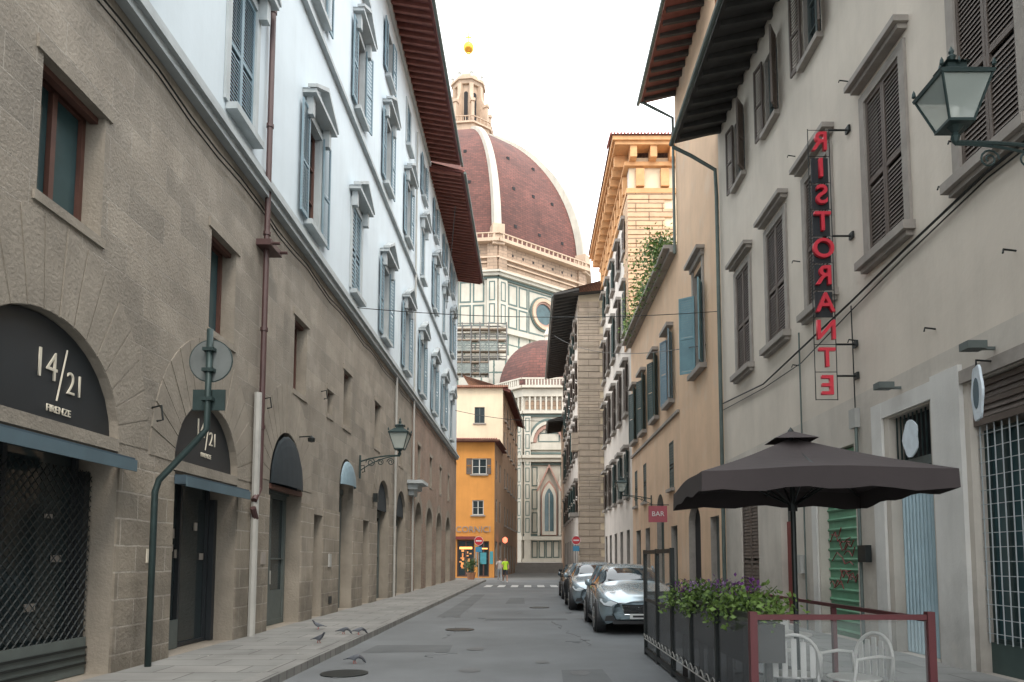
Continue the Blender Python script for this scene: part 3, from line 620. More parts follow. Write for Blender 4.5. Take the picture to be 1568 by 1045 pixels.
for i in range(14): box(co,Rr,42.3+i*1.15,42.65+i*1.15,25.6,26.298,.006,.85)
for i in range(7): box(co,Fc,.4+i*1.5,.9+i*1.5,24.1,25.2,.004,.28)
for i in range(11): box(co,Rr,42.8+i*1.4,43.2+i*1.4,24.1,25.2,.004,.28)
rf=o.p('roof',m_tile); e=1.2
rf.add([(6-e,42-e,26.8),(16,42-e,26.8),(16,58,26.8),(6-e,58,26.8),(9.5,45,27.9),(16,45,27.9),(16,58,27.9),(9.5,58,27.9)],[(0,1,5,4),(0,4,7,3),(4,5,6,7)])
for i in range(55): tube(o.p('tile_ends',m_tilee),[(6-e+i*.2,42-e-.05,26.82),(6-e+i*.2,43,27.2)],.07,5)
mass(o,6.3,16,42.02,57.98,25.9,m_cream_pl)
o.done()
# ================================================================= QUOINED BUILDING
R4=Fr((4,0),(0,1),(-1,0)); F4=Fr((4,58),(1,0),(0,-1))
o=Obj('quoined_building',(4,70,0))
wc=[60.5,64,67.5,71,74.5,78,81.5]; hs=[]
for c in wc: hs+=[(c-.6,c+.6,5.5,8.0,0),(c-.6,c+.6,10.5,13.3,0),(c-.6,c+.6,15.4,18.0,0),(c-.5,c+.5,20,21.6,0),(c-.9,c+.9,.05,3.4,0)]
wall(o,R4,58,84,0,23.6,hs,m_whitish,m_sill,.25); f=o.p('front_walls',m_cream_pl); f.quad(F4.P(0,0),F4.P(2.6,0),F4.P(2.6,23.6),F4.P(0,23.6))
ws=o.p('window_stone',m_sill)
for h in hs:
    o.p('window_glass',m_glass).quad(R4.P(h[0],h[2],-.2),R4.P(h[1],h[2],-.2),R4.P(h[1],h[3],-.2),R4.P(h[0],h[3],-.2))
    if h[2]>1: box(ws,R4,h[0]-.3,h[1]+.3,h[2]-.2,h[2]-.01,.003,.25); box(ws,R4,h[0]-.3,h[1]+.3,h[3]+.15,h[3]+.35,.003,.35); shutter(o,Fr(R4.P(h[0],0,.02)[:2],(-.5,-1),(-1,.5)),0,.5,h[2],h[3],0,random.choice([m_shutg,m_shutd]),.18)
qn=o.p('quoins',m_quoin2); z=.2;i=0
while z<22.8:
    w=1.98 if i%2==0 else 1.7
    box(qn,F4,-.08,w,z+.02,z+.52,.003,.08); box(qn,R4,58.0,59.2 if i%2 else 58.9,z+.02,z+.52,.003,.07); z+=.54;i+=1
eave(o,R4,57.3,84.5,23.6,2.1,raf=.8,rm=m_soffd,sm=m_soffd,inner=5,tiles=False,drop=.45,thick=.2)
mass(o,4.3,14,58.02,84,23,m_cream_pl)
rfm=o.p('front_eave',m_soffd); rfm.add([(1.9,57.0,23.1),(7,57.0,23.6),(7,58,23.7),(1.9,58,23.2)],[(0,1,2,3)])
box(ws,R4,58.2,60,5.1,5.4,.003,.8); wbox(o.p('shrine',m_quoin2),3.4,3.98,58.3,59.2,10.5,12.0)
o.done()
o=Obj('street_end_building',(4.2,88,0))
R5=Fr((4.0,0),(0,1),(-1,0))
wall(o,R5,84,92,0,18.3,[(86,87.2,5,8,0),(89,90.2,5,8,0),(86,87.2,11,14,0),(89,90.2,11,14,0)],m_brownpl,m_sill,.25)
for u in (86,89):
    for z in (5,11): shutter(o,R5,u,u+1.2,z,z+3,-.1,m_shutg,.2)
eave(o,R5,84,92.4,18.3,1.9,raf=.9,rm=m_soffd,sm=m_soffd,tiles=False,inner=4); mass(o,4.3,12,84,91.98,18,m_brownpl)
o.done()
# ================================================================= ORANGE + CREAM BUILDINGS
o=Obj('orange_building',(-5,63,0))
Fo=Fr((0,63),(1,0),(0,-1)); so=Fr((-3.15,63),(.45,7),(1,-.064))
hs=[(-5.15,-3.85,9.1,10.5,0),(-5.1,-4.1,5.5,6.8,0),(-8.4,-7.2,9.1,10.5,0),(-6.4,-4.9,.1,3.3,0),(-4.6,-3.6,.1,3.2,0),(-8.8,-7.2,.1,3.3,0)]
wall(o,Fo,-12,-3.15,0,12.0,hs,m_orange,m_sill,.25)
for h in hs[:3]:
    windowf(o,Fo,*h[:4],-.15,m_pilaster,m_glass,2,2,.07); w=(h[1]-h[0])/2
    if h[2]>8: shutter(o,Fo,h[0]-.1-w*.6,h[0]-.02,h[2],h[3],.02,m_shutg,.12); shutter(o,Fo,h[1]+.02,h[1]+w*.6,h[2],h[3],.02,m_shutg,.12)
    box(o.p('sills',m_sill),Fo,h[0]-.15,h[1]+.15,h[2]-.13,h[2]-.01,.003,.15)
for h in hs[3:]: windowf(o,Fo,*h[:4],-.2,m_wood,m_glass,2,2,.1)
m_lit=M('warm_shop_light',(1,.42,.12),.5,.05,2,emit=2.2); m_lit2=M('lit_shop_goods',(.8,.35,.12),.6,.5,3,emit=.5)
box(o.p('shop_lights',m_lit),Fo,-6.2,-5.1,2.5,2.7,-.18,-.1); box(o.p('shop_lights',m_lit),Fo,-4.45,-3.75,2.5,2.6,-.18,-.1)
for i in range(16):
    u=U(-6.25,-5.1);z=U(.5,2.3); box(o.p('lit_goods',m_lit2),Fo,u,u+U(.08,.25),z,z+U(.08,.3),-.185,-.15)
m_poster=M('teal_poster',(.08,.35,.42),.6,.2,3); box(o.p('posters',m_poster),Fo,-3.55,-3.25,1.2,2.3,.01,.04); box(o.p('posters',m_sill),Fo,-4.85,-4.65,1.0,2.2,.01,.04)
box(o.p('posters',m_poster),Fo,-4.4,-3.85,1.2,2.2,-.13,-.11)
lathe(o.p('shop_sign_light',M('red_shop_light',(1,.22,.12),.5,.05,2,emit=2)),(-2.3,65.5,3.05),[(.0,0),(.22,.15),(.22,.45),(0,.6)],8)
box(o.p('awning',m_reddoor),Fo,-6.6,-4.8,3.35,3.6,.01,.5)
text(o,'CORNICI',.75,fmat((1,0,0),(0,0,1),(-5.0,62.93,4.2)),m_sill,.02)
wall(o,so,0,7.0,0,12.0,[(1,2,5,7,0),(4,5,5,7,0),(1,2,8.8,10.5,0),(4,5,8.8,10.5,0),(.6,2.4,.1,3.2,0),(4,6,.1,3.2,0)],m_brownpl,m_sill,.25)
for (a,b) in ((1,2),(4,5)):
    for z in (5,8.8): shutter(o,so,a,b,z,z+1.7,-.1,m_shutg,.14)
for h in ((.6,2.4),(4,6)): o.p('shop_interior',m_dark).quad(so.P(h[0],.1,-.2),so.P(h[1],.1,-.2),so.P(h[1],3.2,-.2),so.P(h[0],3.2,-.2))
r=o.p('roof',m_tile); r.add([(-12,62.3,12.1),(-2.7,62.3,12.1),(-2.3,70,12.3),(-12,70,13.4)],[(0,1,2,3)]); r.add([(-12,62.3,11.95),(-2.7,62.3,11.95),(-2.7,62.3,12.1),(-12,62.3,12.1)],[(0,1,2,3)])
for i in range(46): tube(o.p('tile_ends',m_tilee),[(-12+i*.2,62.2,12.12),(-12+i*.2,63.4,12.35)],.07,5)
s=o.p('soffit',m_soffit); s.quad((-12,62.3,11.94),(-2.7,62.3,11.94),(-2.3,70,11.96),(-12,70,11.96))
mass(o,-12,-3.6,63.3,70,11.8,m_orange)
o.done()
o=Obj('cream_building',(-5,70,0))
Fk=Fr((0,70),(1,0),(0,-1)); sk=Fr((-2.7,70),(1.1,20),(1,-.055))
wall(o,Fk,-12,-2.7,12.0,18.5,[(-5.5,-4.5,15,16.6,0),(-9,-8,15,16.6,0)],m_cream_pl,m_sill,.2)
for h in ((-5.5,-4.5,15,16.6),(-9,-8,15,16.6)): windowf(o,Fk,*h,-.15,m_woodg,m_glass,2,2); box(o.p('sills',m_sill),Fk,h[0]-.15,h[1]+.15,h[2]-.13,h[2]-.01,.003,.12)
hs=[]
for c in (2.2,5.5,9,12.5,16.5): hs+=[(c-.5,c+.5,z,z+1.9,0) for z in (5,8.8,12.6,15.6)]+[(c-.7,c+.7,.1,3.1,0)]
wall(o,sk,0,20,0,18.5,hs,m_brownpl,m_sill,.25)
for h in hs:
    if h[2]>1: shutter(o,sk,h[0],h[1],h[2],h[3],-.1,m_shutg,.16); box(o.p('sills',m_sill),sk,h[0]-.15,h[1]+.15,h[2]-.15,h[2]-.01,.003,.2)
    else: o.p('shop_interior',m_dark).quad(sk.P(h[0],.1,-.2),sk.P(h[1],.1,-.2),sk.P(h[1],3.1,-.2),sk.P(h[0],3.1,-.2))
eave(o,sk,-.3,20,18.5,.8,raf=.7,inner=4,tiles=False)
e=o.p('front_eave',m_tile); wbox(e,-12,-2.2,69.5,72,18.52,18.7)
mass(o,-12,-3.2,70.3,90,18.3,m_cream_pl)
o.done()
# ================================================================= CATHEDRAL
m_marb=BR('marble_panelling',(.46,.44,.38),(.42,.40,.35),(.10,.14,.125),1.9,2.6,.13,off=0,var=.15,scale=.2,hstr=0,bump=0,streak=.15,smooth=0)
m_marbp=M('white_marble',(.48,.45,.385),.7,.15,.4,streak=.2)
m_marbg=M('green_marble',(.09,.13,.12),.6,.2,.6)
m_pinkm=M('pink_marble',(.34,.20,.16),.7,.15,.6)
m_dome=BR('dome_tiles',(.17,.062,.048),(.11,.044,.036),(.085,.038,.032),.9,.42,.05,var=.38,scale=.12,hstr=.0,bump=0,streak=.3)
m_rough=BR('unfinished_masonry',(.40,.28,.20),(.31,.22,.155),(.2,.15,.11),1.6,.6,.05,var=.22,scale=.25,hstr=0,bump=0)
m_lant=M('warm_marble',(.50,.37,.27),.7,.15,.5,streak=.2)
m_gold=M('gilded_copper',(.85,.42,.07),.3,.05,2,metal=1)
m_leadc=M('lantern_cone',(.42,.42,.40),.6,.15,2)
m_scaf=M('scaffold_tube',(.12,.115,.11),.5,.2,2)
C=(-13.6,150.0); A0=math.radians(16.5)
def corner(k,r,c=C,a0=A0,n=8): a=a0+2*math.pi*k/n; return (c[0]+r*math.sin(a),c[1]-r*math.cos(a))
def facefr(k,r,c=C,a0=A0):
    p=corner(k,r,c,a0);q=corner(k+1,r,c,a0); u=(q[0]-p[0],q[1]-p[1]); return Fr(p,u,(u[1],-u[0])),math.hypot(*u)
def rectline(mb,fr,u0,u1,z0,z1,t,d0,d1):
    box(mb,fr,u0,u1,z0,z0+t,d0,d1);box(mb,fr,u0,u1,z1-t,z1,d0,d1);box(mb,fr,u0,u0+t,z0+t,z1-t,d0,d1);box(mb,fr,u1-t,u1,z0+t,z1-t,d0,d1)
o=Obj('cathedral',(C[0],C[1],0))
for k in range(8):
    f,l=facefr(k,27.5)
    w=o.p('body_walls',m_marb); f2,l2=facefr(k,28.5); w.quad(f2.P(0,0),f2.P(l2,0),f2.P(l2,41),f2.P(0,41))
    for z in (18,29,36): box(o.p('cornices',m_marbp),f2,-.3,l2+.3,z,z+.7,.004,.6)
    d=o.p('drum_walls',m_marbp); d.quad(f.P(0,41),f.P(l,41),f.P(l,51.5),f.P(0,51.5))
    rb=o.p('upper_drum',m_rough); rb.quad(f.P(0,51.5),f.P(l,51.5),f.P(l,57.5),f.P(0,57.5))
    for (z,h,dd) in ((40.6,.5,1.5),(41.1,.4,1.1),(50.9,.5,.9),(51.4,.35,1.3)): box(o.p('cornices',m_marbp),f,-dd*.4,l+dd*.4,z,z+h,.004,dd)
    box(o.p('green_bands',m_marbg),f,-.1,l+.1,50.45,50.88,.004,.35); box(o.p('green_bands',m_marbg),f,-.1,l+.1,41.52,41.8,.004,.25); box(o.p('green_bands',m_marbg),f,-.1,l+.1,39.9,40.58,.004,.3)
    for (z0,z1) in ((52.2,52.5),(53.4,53.6)): box(o.p('ledge',m_lant),f,0,l,z0,z1,.004,.3)
    box(o.p('gallery',m_lant),f,-.4,l+.4,56.9,57.5,.004,1.3); box(o.p('gallery',m_lant),f,-.4,l+.4,54.2,54.5,.004,.5)
    for i in range(20): u=.4+i*(l-.8)/19; box(o.p('gallery',m_lant),f,u-.12,u+.12,57.5,58.3,.9,1.15)
    for i in range(9): u=1+i*(l-2)/8; box(o.p('putlog_holes',m_dark),f,u-.18,u+.18,55.3,55.75,.004,.03)
    box(o.p('gallery',m_lant),f,-.4,l+.4,58.3,58.5,.85,1.2)
    for u in (0,l-1.8):
        box(o.p('drum_pilasters',m_marbp),f,u,u+1.8,41.9,50.4,.004,.5); rectline(o.p('inlay',m_marbg),f,u+.35,u+1.45,42.4,46,.22,.505,.53); rectline(o.p('inlay',m_marbg),f,u+.35,u+1.45,46.5,50,.22,.505,.53)
        box(o.p('upper_piers',m_rough),f,u,u+1.8,51.8,56.88,.004,.4)
    g=o.p('inlay',m_marbg); n=7; cw=(l-4.4)/n
    for i in range(n):
        u=2.2+i*cw
        for (z0,z1) in ((42.2,46),(46.4,50.2)):
            if abs(u+cw/2-l/2)<3.2: continue
            rectline(g,f,u+.15,u+cw-.15,z0,z1,.28,.004,.05)
    rectline(g,f,l/2-3.55,l/2+3.55,42.2,50.2,.25,.004,.06)
    cu,cz=l/2,46.3; n=28
    for (ra,rb_,d1,mm) in ((2.9,3.25,.25,m_marbg),(2.3,2.9,.6,m_lant),(1.95,2.3,.35,m_pinkm)):
        mbx=o.p('oculus_ring',mm)
        for i in range(n):
            a=2*math.pi*i/n;b=2*math.pi*(i+1)/n
            prism(mbx,f,[(cu+ra*math.cos(a),cz+ra*math.sin(a)),(cu+rb_*math.cos(a),cz+rb_*math.sin(a)),(cu+rb_*math.cos(b),cz+rb_*math.sin(b)),(cu+ra*math.cos(b),cz+ra*math.sin(b))],.01,d1)
    o.p('oculus_glass',m_glasst).poly([f.P(cu+1.95*math.cos(2*math.pi*i/n),cz+1.95*math.sin(2*math.pi*i/n),.08) for i in range(n)])
def dr(t):
    zz=t*37.9; return (-16.2+math.sqrt(43.2**2-zz*zz))
NZ=24; ZB,ZT=57.5,91.5
for k in range(8):
    mb=o.p('dome_shell',m_dome)
    for j in range(NZ):
        t0,t1=j/NZ,(j+1)/NZ; z0=ZB+(ZT-ZB)*t0;z1=ZB+(ZT-ZB)*t1
        a=corner(k,dr(t0)*.985);b=corner(k+1,dr(t0)*.985);c=corner(k+1,dr(t1)*.985);d=corner(k,dr(t1)*.985)
        mb.add([(a[0],a[1],z0),(b[0],b[1],z0),(c[0],c[1],z1),(d[0],d[1],z1)],[(0,1,2,3)])
    rb=o.p('dome_ribs',m_marbp); rl=[]
    for j in range(NZ+1):
        t=j/NZ; z=ZB+(ZT-ZB)*t; r=dr(t); a=A0+2*math.pi*k/8; w=.85-.3*t
        ro=r+.75; ca,sa=math.cos(a),math.sin(a)
        for (rr,ww) in ((r-.6,-w),(ro,-w*.8),(ro,w*.8),(r-.6,w)):
            rl.append((C[0]+rr*sa+ww*ca,C[1]-rr*ca+ww*sa,z))
    rb.add(rl,[(4*j+i,4*j+i+1,4*j+i+5,4*j+i+4) for j in range(NZ) for i in range(3)])
    a=A0+2*math.pi*k/8; fb=Fr(C,(math.sin(a),-math.cos(a)),(math.cos(a),math.sin(a))); box(o.p('rib_base',m_lant),fb,25.6,28.3,56.5,60.2,-1.1,1.1)
    for (t,us) in ((.12,(-.28,.28,0)),(.36,(-.25,.25,0)),(.6,(-.2,.2))):
        for uu in us:
            r=dr(t)*math.cos(math.pi/8)*.985; am=A0+2*math.pi*(k+.5)/8; z=ZB+(ZT-ZB)*t; hw=dr(t)*math.sin(math.pi/8)
            x=C[0]+r*math.sin(am)+math.cos(am)*uu*2*hw; y=C[1]-r*math.cos(am)+math.sin(am)*uu*2*hw
            ff=Fr((x,y),(math.cos(am),math.sin(am)),(math.sin(am),-math.cos(am))); box(o.p('dome_vents',m_dark),ff,-.28,.28,z-.1,z+.5,-.6,.08)
def octring(mb,r0,r1,z0,z1,a0=A0):
    vs=[(*corner(k,r0,a0=a0),z0) for k in range(8)]+[(*corner(k,r1,a0=a0),z1) for k in range(8)]
    mb.add(vs,[(k,(k+1)%8,8+(k+1)%8,8+k) for k in range(8)]+[tuple(range(8,16)),tuple(range(8))[::-1]])
la=o.p('lantern',m_lant)
octring(la,5.2,5.4,91.0,92.3); octring(la,5.9,5.9,92.3,92.7); octring(la,2.7,2.7,92.7,102.5); octring(la,3.3,3.5,102.5,103.2); octring(la,3.9,3.9,103.2,103.7); octring(la,2.6,2.4,103.7,105.2)
octring(o.p('lantern_cone',m_leadc),2.3,.35,105.2,111.2)
for k in range(8):
    f,l=facefr(k,2.72); box(o.p('lantern_windows',m_dark),f,l/2-.42,l/2+.42,93.6,100.6,.003,.06); prism(o.p('lantern_windows',m_dark),f,[(l/2+.42*math.cos(a),100.6+.42*math.sin(a)) for a in [i*math.pi/8 for i in range(9)]],.003,.06)
    a=A0+2*math.pi*k/8; fb=Fr(C,(math.sin(a),-math.cos(a)),(math.cos(a),math.sin(a)))
    prism(la,fb,[(2.6,92.7),(5.1,92.7),(5.1,97.6),(4.3,98.2),(3.7,99.6),(3.3,101.5),(2.6,101.8)],-.32,.32)
    box(la,fb,4.1,5.3,97.4,98.0,-.5,.5); box(la,fb,2.6,3.5,92.7,102.5,-.45,.45)
    lathe(o.p('lantern_pinnacles',m_leadc),(*corner(k,3.5),103.7),[(.35,0),(.28,.8),(.4,1),(0,2.3)],6)
    for i in range(5):
        f9,l9=facefr(k,5.8); box(la,f9,i*l9/5,i*l9/5+.12,92.7,93.7,-.15,0)
    f9,l9=facefr(k,5.8); box(la,f9,0,l9,93.7,93.85,-.2,.05)
gm=o.p('golden_ball',m_gold,True)
lathe(gm,(C[0],C[1],111.0),[(.35,0),(.5,.3),(.25,.5)]+[(1.2*math.sin(math.pi*i/10),1.7-1.2*math.cos(math.pi*i/10)) for i in range(1,11)],16)
wbox(o.p('cross',m_gold),C[0]-.12,C[0]+.12,C[1]-.1,C[1]+.1,113.8,116.2); wbox(o.p('cross',m_gold),C[0]-.7,C[0]+.7,C[1]-.09,C[1]+.09,115.0,115.25)
TC=(2.6,107.5); T0=math.radians(-22.5); TR=9.0
def poly_point(fr,mb,cu,w,z0,zs,zt,d0,d1):
    pts=[(cu-w,z0),(cu+w,z0)]
    for i in range(7): t=i/6; pts.append((cu+w*(1-t**1.6),zs+(zt-zs)*t**.8))
    for i in range(1,7): t=1-i/6; pts.append((cu-w*(1-t**1.6),zs+(zt-zs)*t**.8))
    prism(mb,fr,pts,d0,d1)
for k in range(-2,3):
    f,l=facefr(k,TR,TC,T0)
    w=o.p('apse_walls',m_marbp); w.quad(f.P(0,0),f.P(l,0),f.P(l,25.5),f.P(0,25.5))
    for (z,h,dd) in ((.9,.8,.9),(4.2,.5,.6),(14.9,.5,.6),(15.4,.4,.9),(21.6,.4,.6),(25.1,.35,1.1)): box(o.p('apse_cornices',m_marbp),f,-dd*.3,l+dd*.3,z,z+h,.004,dd)
    for (z,h) in ((4.72,.3),(14.5,.3),(21.2,.35),(16.0,.25)): box(o.p('inlay',m_marbg),f,0,l,z,z+h,.004,.2)
    for u in (0,l-.9):
        box(o.p('apse_pilasters',m_marbp),f,u,u+.9,1.7,21.2,.21,.55)
        for i in range(7): rectline(o.p('inlay',m_marbg),f,u+.15,u+.75,5.2+i*2.3,7.2+i*2.3,.12,.552,.57)
    g=o.p('inlay',m_marbg)
    for (z0,z1) in ((1.8,4.1),(5.2,8.0),(8.4,11.2),(11.6,14.3)):
        for (a,b) in ((1.0,1.9),(l-1.9,l-1.0)): rectline(g,f,a+.05,b-.05,z0,z1,.14,.004,.06)
    for i in range(3): rectline(g,f,2.0+i*.98,2.9+i*.98,1.8,4.1,.14,.004,.06)
    c=l/2
    poly_point(f,o.p('window_surround',m_pinkm),c,1.15,4.8,10.2,12.4,.1,.3); poly_point(f,o.p('window_surround_white',m_marbp),c,.98,4.9,10.0,12.0,.302,.5)
    poly_point(f,o.p('apse_window_glass',m_glasst),c,.62,5.4,9.8,11.3,.502,.52)
    box(o.p('window_surround_white',m_marbp),f,c-.05,c+.05,5.4,10.6,.522,.57)
    for q in (-1,1):
        prism(o.p('window_gable',m_pinkm),f,[(c+q*1.5,10.9),(c,14.2),(c,14.6),(c+q*1.75,10.9)],.1,.6); box(o.p('window_gable',m_marbp),f,c+q*1.45-.15,c+q*1.45+.15,4.8,12.2,.1,.55)
        lathe(o.p('window_gable',m_marbp),f.P(c+q*1.45,12.2,.3),[(.2,0),(0,1.6)],4)
    for (ra,rb_,mm,d1) in ((2.6,2.9,m_marbg,.35),(2.2,2.58,m_marbp,.5),(1.75,2.18,m_pinkm,.3)):
        mbx=o.p('blind_arch',mm)
        for i in range(14):
            a=math.pi*i/14;b=math.pi*(i+1)/14
            prism(mbx,f,[(c+ra*math.cos(a),17.6+ra*1.15*math.sin(a)),(c+rb_*math.cos(a),17.6+rb_*1.15*math.sin(a)),(c+rb_*math.cos(b),17.6+rb_*1.15*math.sin(b)),(c+ra*math.cos(b),17.6+ra*1.15*math.sin(b))],.01,d1)
    box(o.p('blind_arch',m_marbp),f,c-2.9,c+2.9,16.6,17.5,.01,.3); rectline(g,f,c-1.5,c+1.5,17.7,19.0,.14,.01,.05)
    na=9
    for i in range(na):
        u=(i+.5)*l/na; w2=l/na*.30
        prism(o.p('gallery_arches',m_rough),f,[(u-w2,22.3),(u+w2,22.3)]+[(u+w2*math.cos(a),23.3+w2*math.sin(a)) for a in [j*math.pi/6 for j in range(7)]],.01,.06)
        box(o.p('gallery_corbels',m_marbp),f,u+l/na*.5-.12,u+l/na*.5+.12,22.0,25.1,.01,.45)
    box(o.p('gallery_corbels',m_marbp),f,-.2,l+.2,24.0,25.05,.01,.5)
    for i in range(16): u=.3+i*(l-.6)/15; box(o.p('gallery_corbels',m_marbp),f,u-.12,u+.12,25.45,26.3,.8,1.0)
    box(o.p('gallery_corbels',m_marbp),f,-.3,l+.3,26.3,26.5,.75,1.05)
ap=o.p('apse_dome',m_dome); NZ2=12
for k in range(8):
    for j in range(NZ2):
        t0,t1=j/NZ2,(j+1)/NZ2
        q=lambda t: 7.8*math.sqrt(max(0,1-t*t))+.05
        z0=26+8.4*t0; z1=26+8.4*t1
        a=corner(k,q(t0),TC,T0);b=corner(k+1,q(t0),TC,T0);c=corner(k+1,q(t1),TC,T0);d=corner(k,q(t1),TC,T0)
        ap.add([(a[0],a[1],z0),(b[0],b[1],z0),(c[0],c[1],z1),(d[0],d[1],z1)],[(0,1,2,3)])
lathe(o.p('apse_finial',m_marbp),(TC[0],TC[1],34.2),[(.7,0),(.4,.8),(.6,1.1),(0,2.4)],8)
wbox(o.p('choir_walls',m_marb),-26,-6.6,112,125,0,30); wbox(o.p('choir_walls',m_marb),11,34,112,135,0,30)
lb=o.p('buttress_walls',m_marb); wbox(lb,-6.59,11,113,130,0,33)
st=o.p('steps',M('step_stone',(.30,.28,.255),.85,.12,2))
for i in range(7): wbox(st,-14+i*.02,16-i*.02,86+i*.45,99,i*.17 if i else -.02,(i+1)*.17)
e_=o.done(); e_.scale=(1,1,1.012)
o=Obj('scaffolding',(-9,119,30)); s=o.p('tubes',m_scaf); dk=o.p('decks',M('scaffold_boards',(.22,.17,.13),.8,.2,2)); nt_=o.p('netting',M('scaffold_netting',(.20,.23,.22),.9,.2,1,alpha=.6))
xs=[-16+i*1.5 for i in range(9)]
for yy in (118.4,119.8):
    for x in xs: tube(s,[(x,yy,27),(x,yy,41.5)],.10,5)
    for i in range(8): z=27+i*1.9; tube(s,[(xs[0],yy,z+1),(xs[-1],yy,z+1)],.08,4); tube(s,[(xs[0],yy,z+.5),(xs[-1],yy,z+.5)],.05,4)
for i in range(8): z=27+i*1.9; wbox(dk,xs[0],xs[-1],118.45,119.75,z,z+.22)
for i in range(8):
    for j in range(3): tube(s,[(xs[i],118.3,28.5+j*4),(xs[i+1],118.3,30.4+j*4)],.06,4)
for i in (0,2,3,5,6):
    for j in (0,3,5): nt_.quad((xs[i],118.25,27+j*1.9),(xs[i+1],118.25,27+j*1.9),(xs[i+1],118.25,28.7+j*1.9),(xs[i],118.25,28.7+j*1.9))
wbox(o.p('support',m_marb),-17,-3.9,120,124,0,27)
o.done()
# ================================================================= TERRACE
m_redf=M('oxblood_railing',(.13,.035,.04),.5,.12,4); m_pane=M('clear_screen',(.5,.55,.55),.08,.05,2,alpha=.10); m_dpane=M('dark_screen',(.04,.045,.05),.2,.1,2,alpha=.62)
o=Obj('patio_railing',(1.95,6.4,0)); rf=o.p('red_frame',m_redf)
for x in (1.96,3.52): wbox(rf,x-.032,x+.032,6.36,6.43,.004,1.14)
wbox(rf,1.995,3.485,6.37,6.42,1.07,1.115); wbox(rf,1.995,3.485,6.37,6.42,.08,.14); wbox(o.p('screen',m_pane),1.995,3.485,6.39,6.396,.14,1.06)
wbox(rf,3.49,3.54,6.432,12.3,1.05,1.09)
for y in (8.4,10.4,12.3): wbox(rf,3.492,3.538,y-.03,y+.03,.004,1.05)
fr2=o.p('dark_frame',m_iron)
for y in (7.6,8.8,9.95): wbox(fr2,1.93,1.98,y-.03,y+.03,.004,1.14)
wbox(fr2,1.932,1.978,6.432,9.92,1.08,1.12); wbox(fr2,1.932,1.978,6.432,9.92,.05,.1); wbox(o.p('dark_screen',m_dpane),1.95,1.956,6.43,9.92,.3,1.08)
for y in (9.98,11.15,12.3): wbox(fr2,1.93,1.99,y-.035,y+.035,.004,1.76)
wbox(fr2,1.935,1.985,10.01,12.27,1.69,1.75); wbox(fr2,1.935,1.985,10.01,12.27,.05,.12); wbox(fr2,1.937,1.983,10.01,12.27,.9,.95)
wbox(o.p('screen',m_pane),1.955,1.961,10.01,12.27,.95,1.69); wbox(o.p('dark_screen',m_dpane),1.955,1.961,10.01,12.27,.12,.9)
wbox(fr2,1.99,3.49,12.27,12.32,1.0,1.06); wbox(o.p('dark_screen',m_dpane),1.99,3.49,12.29,12.295,.1,1.0)
sc=o.p('scroll_border',m_pipe); y=6.5
while y<12.2:
    tube(sc,[(1.93,y+.13*i/8*2,.28+.07*math.sin(math.pi*i/8)) for i in range(9)],.008,4); y+=.27
tube(sc,[(1.93,6.45,.27),(1.93,12.25,.27)],.01,4)
o.done()
m_pot=M('planter_box',(.045,.04,.04),.6,.15,3)
o=Obj('flower_box',(2.25,8.4,.5)); pb=o.p('box',m_pot)
wbox(pb,2.02,2.42,6.9,10.2,.62,.98)
for y in (7.1,8.5,9.9): wbox(pb,2.08,2.14,y,y+.05,.004,.62); wbox(pb,2.3,2.36,y,y+.05,.004,.62)
leaves(o.p('leaves',m_leaf),1300,(1.92,2.52,6.85,10.1,1.0,1.18),.06); leaves(o.p('light_leaves',m_leaf2),2600,(1.88,2.60,6.75,10.1,.98,1.22),.06)
leaves(o.p('purple_flowers',m_purple),320,(1.92,2.45,7.6,10.1,1.18,1.32),.05); leaves(o.p('lilac_flowers',m_violet),180,(1.92,2.45,7.0,10.1,1.15,1.32),.045)
for k in range(40):
    y=U(6.9,10.1);x=U(2,2.4); tube(o.p('stems',m_leaf),[(x,y,1.0),(x+U(-.1,.1),y+U(-.1,.1),1.2),(x+U(-.2,.2),y+U(-.1,.1),1.34)],.004,3)
o.done()
m_canv=M('taupe_canvas',(.050,.040,.041),.85,.2,1.2,bump=.004,bscale=3)
